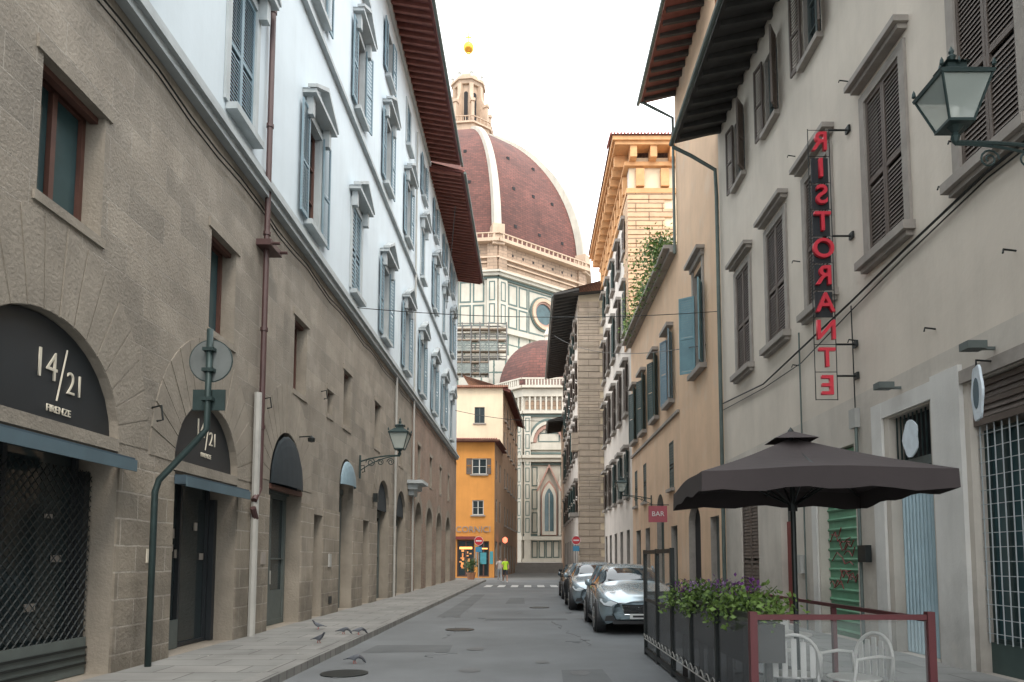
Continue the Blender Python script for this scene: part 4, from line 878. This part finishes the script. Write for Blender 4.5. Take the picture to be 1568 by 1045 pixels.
def umbrella(cx,cy,w,d,z,rot,base=.004,val=.17,rise=.42):
    o=Obj('patio_umbrella',(cx,cy,base)); cv=o.p('canopy',m_canv,False); ca,sa=math.cos(rot),math.sin(rot)
    def T(x,y,zz): return (cx+x*ca-y*sa,cy+x*sa+y*ca,zz)
    n=12; per=[]
    cr=[(-w,-d),(w,-d),(w,d),(-w,d)]
    for i in range(4):
        a,b=cr[i],cr[(i+1)%4]
        for j in range(n): t=j/n; per.append((a[0]+(b[0]-a[0])*t,a[1]+(b[1]-a[1])*t,.05*math.sin(math.pi*t)**2))
    rings=9; vs=[];fs=[];N=len(per)
    for r in range(rings+1):
        t=.05+.95*r/rings
        for (x,y,s) in per: vs.append(T(x*t,y*t,z+rise-rise*t**1.05-s*math.sin(math.pi*t)*1.2-.03*math.sin(math.pi*t)+s*t*t*.8))
    for r in range(rings):
        for i in range(N): fs.append((r*N+i,r*N+(i+1)%N,(r+1)*N+(i+1)%N,(r+1)*N+i))
    bi=len(vs)
    for i,(x,y,s) in enumerate(per): vs.append(T(x*1.005,y*1.005,z+s*.6-val+.018*math.sin(x*9+y*7)))
    for i in range(N): fs.append((rings*N+i,rings*N+(i+1)%N,bi+(i+1)%N,bi+i))
    cv.add(vs,fs)
    vs=[T(x*.2,y*.2,z+rise*.93) for x,y in cr]+[T(0,0,z+rise+.08)]; cv.add(vs,[(0,1,4),(1,2,4),(2,3,4),(3,0,4)])
    rb=o.p('ribs',m_iron)
    for x,y in cr+[(w,0),(-w,0),(0,d),(0,-d)]:
        tube(rb,[T(0,0,z+rise-.08),T(x*.5,y*.5,z+rise*.36),T(x*.97,y*.97,z-.04)],.012,4); tube(rb,[T(0,0,z-.25),T(x*.5,y*.5,z+rise*.33)],.01,4)
    tube(o.p('pole',m_iron),[T(0,0,base),T(0,0,z+rise+.05)],.028,10)
    lathe(o.p('finial',m_iron),T(0,0,z+rise+.05),[(.04,0),(.03,.03),(0,.07)],8); lathe(o.p('hub',m_iron),T(0,0,z-.3),[(.05,0),(.05,.1)],8)
    wbox(o.p('base',m_sill),cx-.3,cx+.3,cy-.3,cy+.3,base,base+.08)
    o.done()
umbrella(2.84,7.75,1.14,1.22,2.42,-.09,val=.19,rise=.50)
m_chair=M('white_chair_metal',(.58,.58,.56),.4,.08,3)
def chair(x,y,rz):
    o=Obj('patio_chair',(x,y,.004),rz); t=o.p('frame',m_chair,True)
    for sx in (-1,1):
        tube(t,[(sx*.24,-.24,0),(sx*.24,-.23,.45),(sx*.25,-.20,.66),(sx*.26,.05,.68),(sx*.25,.22,.66),(sx*.22,.24,.45),(sx*.24,.28,0)],.018,8)
    pts=[(.22*math.cos(a)*1.1,.24+.05*math.sin(a),.45+.42*math.sin(a)**.6) for a in [math.pi*i/14 for i in range(15)]]; tube(t,pts,.018,8)
    for k in range(-2,3): box(o.p('back_slats',m_chair),Fr((0,.27),(1,0),(0,1)),k*.085-.025,k*.085+.025,.46,.83-abs(k)*.03,-.012,.0)
    pts=[(.24*math.cos(a),.24*math.sin(a),.45) for a in [2*math.pi*i/20 for i in range(21)]]; tube(t,pts,.014,6)
    lathe(o.p('seat',m_chair),(0,0,.44),[(.235,0),(.24,.02),(.1,.03)],20)
    o.done(local=True)
chair(2.62,7.3,math.radians(165)); chair(3.15,7.1,math.radians(-70)); chair(3.1,9.2,math.radians(20)); chair(2.75,10.4,math.radians(180))
def table(x,y):
    o=Obj('patio_table',(x,y,.004)); lathe(o.p('top',m_chair),(0,0,.73),[(.36,0),(.37,.01),(.36,.025)],24); tube(o.p('leg',m_iron),[(0,0,.02),(0,0,.73)],.03,8)
    for k in range(3): a=k*2.1; tube(o.p('leg',m_iron),[(0,0,.08),(.28*math.cos(a),.28*math.sin(a),.015)],.018,6)
    wbox(o.p('menu_card',M('paper',(.72,.72,.69),.7,.05)),-.12,.1,-.06,-.055,.756,.95)
    o.done(local=True)
table(2.85,8.35); table(3.0,9.9)
# ================================================================= CARS
m_tyre=M('tyre_rubber',(.02,.02,.021),.8,.1,4); m_alloy=M('alloy_wheel',(.45,.46,.47),.3,.05,3,metal=.9); m_cglass=M('car_glass',(.025,.04,.05),.04,.1,1); m_hl=M('headlight_glass',(.6,.66,.7),.08,.05,3); m_plast=M('black_trim_plastic',(.022,.023,.025),.5,.1,4); m_chrome=M('chrome',(.7,.72,.74),.12,.02,2,metal=1)
m_plate=M('number_plate',(.65,.66,.65),.5,.03)
def car(loc,paint,hs=1.0,rz=0):
    o=Obj('parked_car',loc,rz)
    S=[(0.02,.30,.60,.44,.58,.50,.655,.33,.68),(0.12,.22,.80,.45,.66,.66,.74,.42,.765),(0.45,.19,.885,.52,.79,.74,.85,.48,.885),(1.0,.19,.90,.58,.89,.76,.95,.50,.985),(1.28,.19,.90,.60,.92,.79,.985,.64,1.02),
       (2.0,.19,.90,.60,.95,.80,1.0,.60,1.40),(2.85,.19,.90,.60,.97,.80,1.02,.60,1.46),(3.6,.19,.895,.60,.99,.78,1.04,.56,1.40),(4.1,.22,.86,.62,1.0,.72,1.04,.52,1.10),(4.28,.30,.80,.62,.92,.68,.96,.48,.99)]
    half=[]
    for (y,zb,w,zm,zt,wh,zh,wr,zr) in S:
        roof=zr>1.2
        half.append([(w*.86,y,zb),(w*.985,y,zb+.14),(w,y,zm),(w*.97,y,zt),(wh,y,zh),(wr,y,zr-(.03 if not roof else .05)),(wr*.72,y,zr),(0,y,zr+.015)])
    verts=[];faces=[];mi=[]; n=8; row=2*n-1
    for h in half: verts+= [(-x,y,z*hs) for x,y,z in h]+[(x,y,z*hs) for x,y,z in h[:-1][::-1]]
    for i in range(len(half)-1):
        for j in range(row-1):
            a=i*row+j; faces.append((a,a+1,a+1+row,a+row)); jj=j if j<7 else 13-j
            g=0
            if jj==4 and i in (4,5,6): g=1
            if jj in (5,6) and i in (4,7): g=1
            mi.append(g)
    faces.append(tuple(range(row))); mi.append(0); b=(len(half)-1)*row; faces.append(tuple(b+k for k in range(row))[::-1]); mi.append(0)
    me=bpy.data.meshes.new('body'); me.from_pydata(verts,[],faces); me.materials.append(paint); me.materials.append(m_cglass)
    for p,m in zip(me.polygons,mi): p.material_index=m; p.use_smooth=True
    ob=bpy.data.objects.new('body',me); scene.collection.objects.link(ob); md=ob.modifiers.new('s','SUBSURF'); md.levels=2; md.render_levels=2; o.extra.append(ob)
    pt=o.p('pillars',paint)
    for q in (-1,1):
        for (a,b) in (((q*.795,2.35,1.0),(q*.625,2.35,1.40)),((q*.785,3.3,1.03),(q*.62,3.25,1.40))): tube(pt,[(a[0],a[1],a[2]*hs),(b[0],b[1],b[2]*hs)],.035,6)
        tube(o.p('door_seams',m_plast),[(q*.905,1.55,.35*hs),(q*.903,1.5,.85*hs)],.006,4); tube(o.p('door_seams',m_plast),[(q*.905,2.45,.35*hs),(q*.895,2.45,.93*hs)],.006,4)
    for y in (.82,3.42):
        for q in (-1,1):
            lathe(o.p('arches',m_plast),(q*.80,y,.34),[(.385,-.1),(.385,.1)],28,'x')
            lathe(o.p('tyres',m_tyre),(q*.83,y,.325),[(.24,-.11),(.30,-.11),(.325,-.07),(.325,.07),(.30,.10),(.22,.105)],28,'x')
            hx=q*.83+q*.10
            lathe(o.p('rims',m_plast),(hx,y,.325),[(.225,-.01*q),(.225,.006*q)],24,'x')
            for k in range(10):
                a=2*math.pi*k/10; tube(o.p('spokes',m_alloy),[(hx+q*.012,y+.03*math.cos(a),.325+.03*math.sin(a)),(hx+q*.008,y+.22*math.cos(a),.325+.22*math.sin(a))],.016,5)
            tube(o.p('spokes',m_alloy),[(hx+q*.006,y+.225*math.cos(2*math.pi*k/24),.325+.225*math.sin(2*math.pi*k/24)) for k in range(25)],.012,5)
    pl=o.p('grille',m_plast); prism(pl,Fr((0,.045),(1,0),(0,-1)),[(-.42,.62*hs),(-.36,.42*hs),(.36,.42*hs),(.42,.62*hs)],-.02,.035)
    ch=o.p('chrome',m_chrome)
    for z in (.47,.52,.57): wbox(ch,-.38,.38,-.002,.008,z*hs-.007,z*hs+.007)
    tube(ch,[(-.42,.01,.62*hs),(-.36,.01,.42*hs),(.36,.01,.42*hs),(.42,.01,.62*hs),(-.42,.01,.62*hs)],.012,5); lathe(ch,(0,-.0,.525*hs),[(.075,-.015),(.075,.0)],20,'y')
    wbox(o.p('lower_intake',m_plast),-.6,.6,.02,.12,.235,.33)
    for q in (-1,1):
        hl=o.p('headlights',m_hl,True)
        prof=[(.46,.03,.585),(.50,.035,.66),(.62,.12,.70),(.76,.30,.735),(.84,.42,.74),(.85,.36,.68),(.78,.16,.60),(.62,.06,.57)]
        c=(.66,.10,.65); vs=[(q*x,y-.012,z*hs) for x,y,z in prof]+[(q*c[0],c[1]-.05,c[2]*hs)]
        hl.add(vs,[(i,(i+1)%8,8) for i in range(8)])
        tube(o.p('headlight_trim',m_plast),[(q*x,y-.014,z*hs) for x,y,z in prof+prof[:1]],.008,4)
        prism(o.p('lower_intake',m_plast),Fr((q*.68,.06),(1,0),(0,-1)),[(-.1,.3),(.1,.3),(.12,.42),(-.06,.40)],-.05,.03)
        mr=o.p('mirrors',paint,True); lathe(mr,(q*.99,1.62,1.03*hs),[(0,-.1),(.07,-.07),(.085,0),(.07,.06),(0,.07)],12,'y'); tube(o.p('mirror_arm',m_plast),[(q*.82,1.62,.98*hs),(q*.96,1.62,1.0*hs)],.025,6)
    wbox(o.p('plate',m_plate),-.25,.25,-.03,-.015,.345,.45)
    wbox(o.p('plate_text',m_plast),-.19,.19,-.034,-.031,.375,.42)
    for q in (-1,1): tube(o.p('wipers',m_plast),[(q*.1,1.30,1.05*hs),(q*.1-.45,1.42,1.10*hs)],.01,4)
    wbox(o.p('sill_trim',m_plast),-.895,.895,1.2,3.05,.17,.24)
    o.done(local=True)
p1=M('silver_blue_paint',(.34,.43,.48),.25,.03,1,metal=.5,coat=.7); p2=M('graphite_paint',(.10,.13,.145),.25,.03,1,metal=.5,coat=.7); p3=M('pale_blue_paint',(.32,.40,.45),.25,.03,1,metal=.4,coat=.7)
car((2.35,15.3,.004),p1,1.03); car((2.17,22.3,.004),p3,1.05); car((2.2,28.3,.004),p2,.98)
o=Obj('motor_scooter',(1.35,25.0,.004))
lathe(o.p('tyres',m_tyre),(0,0,.25),[(.15,-.05),(.24,-.04),(.24,.04),(.15,.05)],20,'x'); lathe(o.p('tyres',m_tyre),(0,1.25,.25),[(.15,-.06),(.24,-.05),(.24,.05),(.15,.06)],20,'x')
b=o.p('body',m_plast,True); tube(b,[(0,0,.3),(0,.12,.6),(0,.2,1.0)],.04,8)
lathe(b,(0,.15,.35),[(.0,0),(.16,.1),(.2,.35),(.14,.55),(0,.62)],12); tube(b,[(-.32,.22,1.02),(-.1,.2,1.0),(.1,.2,1.0),(.32,.22,1.02)],.02,6)
tube(b,[(0,.3,.28),(0,.7,.28),(0,.85,.5),(0,1.4,.55)],.13,10); tube(b,[(0,.7,.74),(0,1.1,.76),(0,1.45,.74)],.11,10); lathe(o.p('headlamp',m_hl,True),(0,.02,.82),[(0,-.03),(.06,-.01),(.08,.05),(0,.1)],10,'y')
for q in (-1,1): tube(b,[(q*.25,.2,1.02),(q*.3,.2,1.2)],.008,4); lathe(b,(q*.3,.2,1.22),[(0,-.02),(.06,0),(0,.02)],10,'y')
prism(o.p('windscreen',m_pane),Fr((0,.05),(1,0),(0,-1)),[(-.18,1.0),(.18,1.0),(.14,1.35),(-.14,1.35)],0,.01)
o.done(local=True)
# ================================================================= SIGNS
m_sred=M('sign_red',(.55,.03,.04),.4,.05); m_swhite=M('sign_white',(.75,.75,.75),.4,.03); m_sblue=M('sign_blue',(.05,.25,.42),.4,.05)
def noentry(x,y,z,base=.0):
    o=Obj('no_entry_sign',(x,y,base)); tube(o.p('pole',m_pipe),[(0,0,0),(0,0,z+.35)],.03,8); lathe(o.p('disc',m_sred),(0,-.05,z),[(.32,-.01),(.32,.01)],24,'y'); wbox(o.p('bar',m_swhite),-.22,.22,-.068,-.062,z-.05,z+.05); lathe(o.p('rim',m_swhite),(0,-.045,z),[(.345,-.01),(.345,.008)],24,'y')
    wbox(o.p('plate',m_sblue),-.25,.25,-.05,-.04,z-.85,z-.45); o.done(local=True)
noentry(-3.9,54.5,3.0); noentry(3.6,56.5,3.1)
o=Obj('shop_sign',(5.6,31,3.6)); wbox(o.p('panel',M('pink_sign',(.42,.10,.13),.5)),5.1,5.9,30.9,30.98,3.2,3.9); tube(o.p('arm',m_iron),[(5.1,30.94,3.95),(5.99,30.94,3.95)],.02,5); text(o,'BAR',.3,fmat((1,0,0),(0,0,1),(5.5,30.88,3.55)),m_swhite,.01); o.done()
o=Obj('potted_plant',(-4.6,56,0)); lathe(o.p('pot',M('terracotta',(.35,.17,.1),.8)),(-4.6,56,.0),[(.25,0),(.35,.5),(.38,.5),(.38,.58),(.3,.58)],14); leaves(o.p('leaves',m_leaf),500,(-4.9,-4.3,55.8,56.2,.7,1.4),.14); tube(o.p('stem',m_woodg),[(-4.6,56,.5),(-4.6,56,1.2)],.03,5); o.done()
# ================================================================= WIRES
o=Obj('overhead_cable',(0,21.8,9.3)); w=o.p('wire',m_iron)
def wire(a,b,sag,r=.012,n=16): tube(w,[(a[0]+(b[0]-a[0])*t,a[1]+(b[1]-a[1])*t,a[2]+(b[2]-a[2])*t-sag*4*t*(1-t)) for t in [i/n for i in range(n+1)]],r,4)
wire((-5.5,21.6,9.35),(6,22.1,9.4),.25); wire((-5.5,46,18),(-4.0,37,20.4),.0,.02); wire((6,24,8.9),(2.0,58,20),.8,.015); wire((-5.5,52,12.5),(4.0,58,13),.4,.02)
o.done()
# ================================================================= PEOPLE AND PIGEONS
def skinfig(name,loc,J,E,mats,matfn,rz=0,scale=1,sub=2):
    bm=bmesh.new(); ly=bm.verts.layers.skin.verify(); vs=[]
    for i,(p,r) in enumerate(J):
        v=bm.verts.new(p); rr=r if isinstance(r,tuple) else (r,r); v[ly].radius=rr; v[ly].use_root=(i==0); vs.append(v)
    for a,b in E: bm.edges.new((vs[a],vs[b]))
    me=bpy.data.meshes.new('t'); bm.to_mesh(me); bm.free(); t=bpy.data.objects.new('t',me); scene.collection.objects.link(t)
    s=t.modifiers.new('k','SKIN'); s.use_smooth_shade=True; ss=t.modifiers.new('s','SUBSURF'); ss.levels=sub
    dg=bpy.context.evaluated_depsgraph_get(); dg.update(); m2=bpy.data.meshes.new_from_object(t.evaluated_get(dg)); bpy.data.objects.remove(t)
    m2.materials.clear()
    for m in mats: m2.materials.append(m)
    for p in m2.polygons: p.material_index=matfn(p.center); p.use_smooth=True
    e=bpy.data.objects.new(name,None); scene.collection.objects.link(e); ob=bpy.data.objects.new('body',m2); scene.collection.objects.link(ob); ob.parent=e
    e.location=loc; e.rotation_euler=(0,0,rz); e.scale=(scale,)*3; return e
m_skin=M('skin',(.45,.27,.2),.6,.05); m_neon=M('neon_running_shirt',(.50,.80,.05),.7,.06); m_shorts=M('dark_shorts',(.03,.035,.05),.8,.1); m_hair=M('dark_hair',(.04,.03,.025),.7,.2); m_shoe=M('white_shoes',(.55,.55,.57),.6,.1); m_jean=M('pale_trousers',(.3,.33,.36),.8,.1); m_shirtw=M('pale_shirt',(.5,.46,.44),.8,.1)
def person(name,loc,rz,mats,stride=.22):
    s=stride
    J=[((0,0,.93),(.15,.11)),((0,0,1.12),(.135,.10)),((0,0,1.32),(.165,.11)),((0,0,1.44),(.11,.08)),((0,-.01,1.51),.055),((0,-.015,1.60),(.078,.092)),((0,-.01,1.70),(.07,.085)),
       ((.17,0,1.41),.06),((.25,.08,1.18),.045),((.22,-.10,1.02),.035),((.21,-.17,.97),.038),((-.17,0,1.41),.06),((-.25,-.06,1.16),.045),((-.21,-.24,1.08),.035),((-.2,-.31,1.09),.038),
       ((.09,0,.88),.095),((.10,-s*.8,.50),.06),((.10,-s,.09),.042),((.10,-s-.15,.04),(.045,.03)),((-.09,0,.88),.095),((-.10,s*.25,.50),.06),((-.10,s+.12,.14),.042),((-.10,s+.05,.04),(.045,.03))]
    E=[(0,1),(1,2),(2,3),(3,4),(4,5),(5,6),(3,7),(7,8),(8,9),(9,10),(3,11),(11,12),(12,13),(13,14),(0,15),(15,16),(16,17),(17,18),(0,19),(19,20),(20,21),(21,22)]
    def mf(c):
        if c.z>1.64 or (c.z>1.55 and c.y>.02 and abs(c.x)<.12): return 3
        if c.z>1.47: return 0
        if c.z<.11: return 4
        if abs(c.x)>.19 and c.z<1.25: return 0
        if c.z>.90: return 1
        if c.z>mats[5]: return 2
        return 0
    e=skinfig(name,loc,J,E,mats[:5],mf,rz)
    me=bpy.data.meshes.new('face'); b=MB(); lathe(b,(0,-.105,1.60),[(0,-.03),(.014,0),(.012,.02)],6,'y')
    for q in (-1,1):
        lathe(b,(q*.03,-.095,1.63),[(0,-.012),(.012,0),(.0,.01)],6,'y'); lathe(b,(q*.085,0,1.60),[(0,-.02),(.02,0),(0,.03)],6,'y')
    for (hx,hy,hz) in ((.21,-.17,.97),(-.2,-.31,1.09)):
        for k in range(4): tube(b,[(hx+(k-1.5)*.018,hy-.02,hz),(hx+(k-1.5)*.02,hy-.07,hz-.01),(hx+(k-1.5)*.018,hy-.08+.01*abs(k-1),hz-.04)],.009,5)
        tube(b,[(hx,hy,hz+.01),(hx-.03 if hx>0 else hx+.03,hy-.03,hz+.03)],.01,5)
    me.from_pydata([tuple(v) for v in b.v],[],b.f); me.materials.append(mats[0]); f=bpy.data.objects.new('face_and_hands',me); scene.collection.objects.link(f); f.parent=e
person('runner',(-1.72,49.5,.004),math.radians(10),[m_skin,m_neon,m_shorts,m_hair,m_shoe,.55])
person('pedestrian',(-2.25,53,.004),math.radians(185),[m_skin,m_shirtw,m_jean,m_hair,m_shoe,0],.12)
m_pig=M('pigeon_grey',(.10,.11,.13),.6,.2,20); m_pigd=M('pigeon_dark',(.04,.045,.055),.5,.2,20); m_pigf=M('pigeon_feet',(.35,.12,.1),.6)
def pigeon(x,y,z,rz,peck=False):
    hd=((0,-.135,.235) if not peck else (0,-.19,.05)); nk=((0,-.10,.18) if not peck else (0,-.15,.11)); bk=(hd[0],hd[1]-.035,hd[2]-(.008 if not peck else .03))
    J=[((0,0,.13),(.058,.055)),((0,-.06,.15),(.05,.05)),(nk,.028),(hd,.024),(bk,.005),((0,.08,.11),(.04,.03)),((0,.16,.09),(.03,.01)),((0,.23,.075),(.035,.007)),
       ((.03,.0,.07),.012),((.03,.0,.012),.006),((.03,-.035,.005),.006),((-.03,.0,.07),.012),((-.03,.02,.012),.006),((-.03,-.015,.005),.006)]
    E=[(0,1),(1,2),(2,3),(3,4),(0,5),(5,6),(6,7),(0,8),(8,9),(9,10),(0,11),(11,12),(12,13)]
    skinfig('pigeon',(x,y,z),J,E,[m_pig,m_pigd,m_pigf],lambda c: 2 if c.z<.06 and not (peck and c.y<-.08) and c.y<.1 else (1 if c.y<-.09 or c.y>.12 or (abs(c.x)>.045) else 0),rz,scale=.8)
pigeon(-3.75,12.9,.12,1.2); pigeon(-4.5,15.4,.12,-1.4); pigeon(-3.7,14.4,.12,1.4,True); pigeon(-3.38,14.3,.125,1.9,True); pigeon(-2.7,11.2,.004,1.5,True)
# ================================================================= LIGHT
w=bpy.data.worlds.new('World'); scene.world=w; w.use_nodes=True; nt=w.node_tree; bg=nt.nodes['Background']
sky=nt.nodes.new('ShaderNodeTexSky'); sky.sky_type='NISHITA'; sky.sun_disc=False
EL,AZ=math.radians(50),math.radians(158)
sky.sun_elevation=EL; sky.sun_rotation=AZ; sky.dust_density=4; sky.air_density=1
mx=nt.nodes.new('ShaderNodeMix'); mx.data_type='RGBA'; mx.inputs[0].default_value=.9; nt.links.new(sky.outputs[0],mx.inputs[6]); mx.inputs[7].default_value=(24.6,25.2,25.4,1)
nt.links.new(mx.outputs[2],bg.inputs[0]); bg.inputs[1].default_value=.14
sd=bpy.data.lights.new('sun','SUN'); sd.energy=1.5; sd.angle=math.radians(14); sd.color=(1,.88,.74); so_=bpy.data.objects.new('sun',sd); scene.collection.objects.link(so_)
d=Vector((math.sin(AZ)*math.cos(EL),math.cos(AZ)*math.cos(EL),math.sin(EL))); so_.rotation_euler=d.to_track_quat('Z','Y').to_euler(); so_.location=d*50
# ================================================================= CAMERA
cd=bpy.data.cameras.new('camera'); cam=bpy.data.objects.new('camera',cd); scene.collection.objects.link(cam); scene.camera=cam
cd.sensor_width=36; cd.lens=36*1100/1568; cd.shift_x=-28/1568; cd.shift_y=(770.4-522.5)/1568; cd.clip_end=4000; cd.clip_start=.05
cam.location=(0,0,1.6); cam.rotation_euler=(math.radians(94.5),0,0)
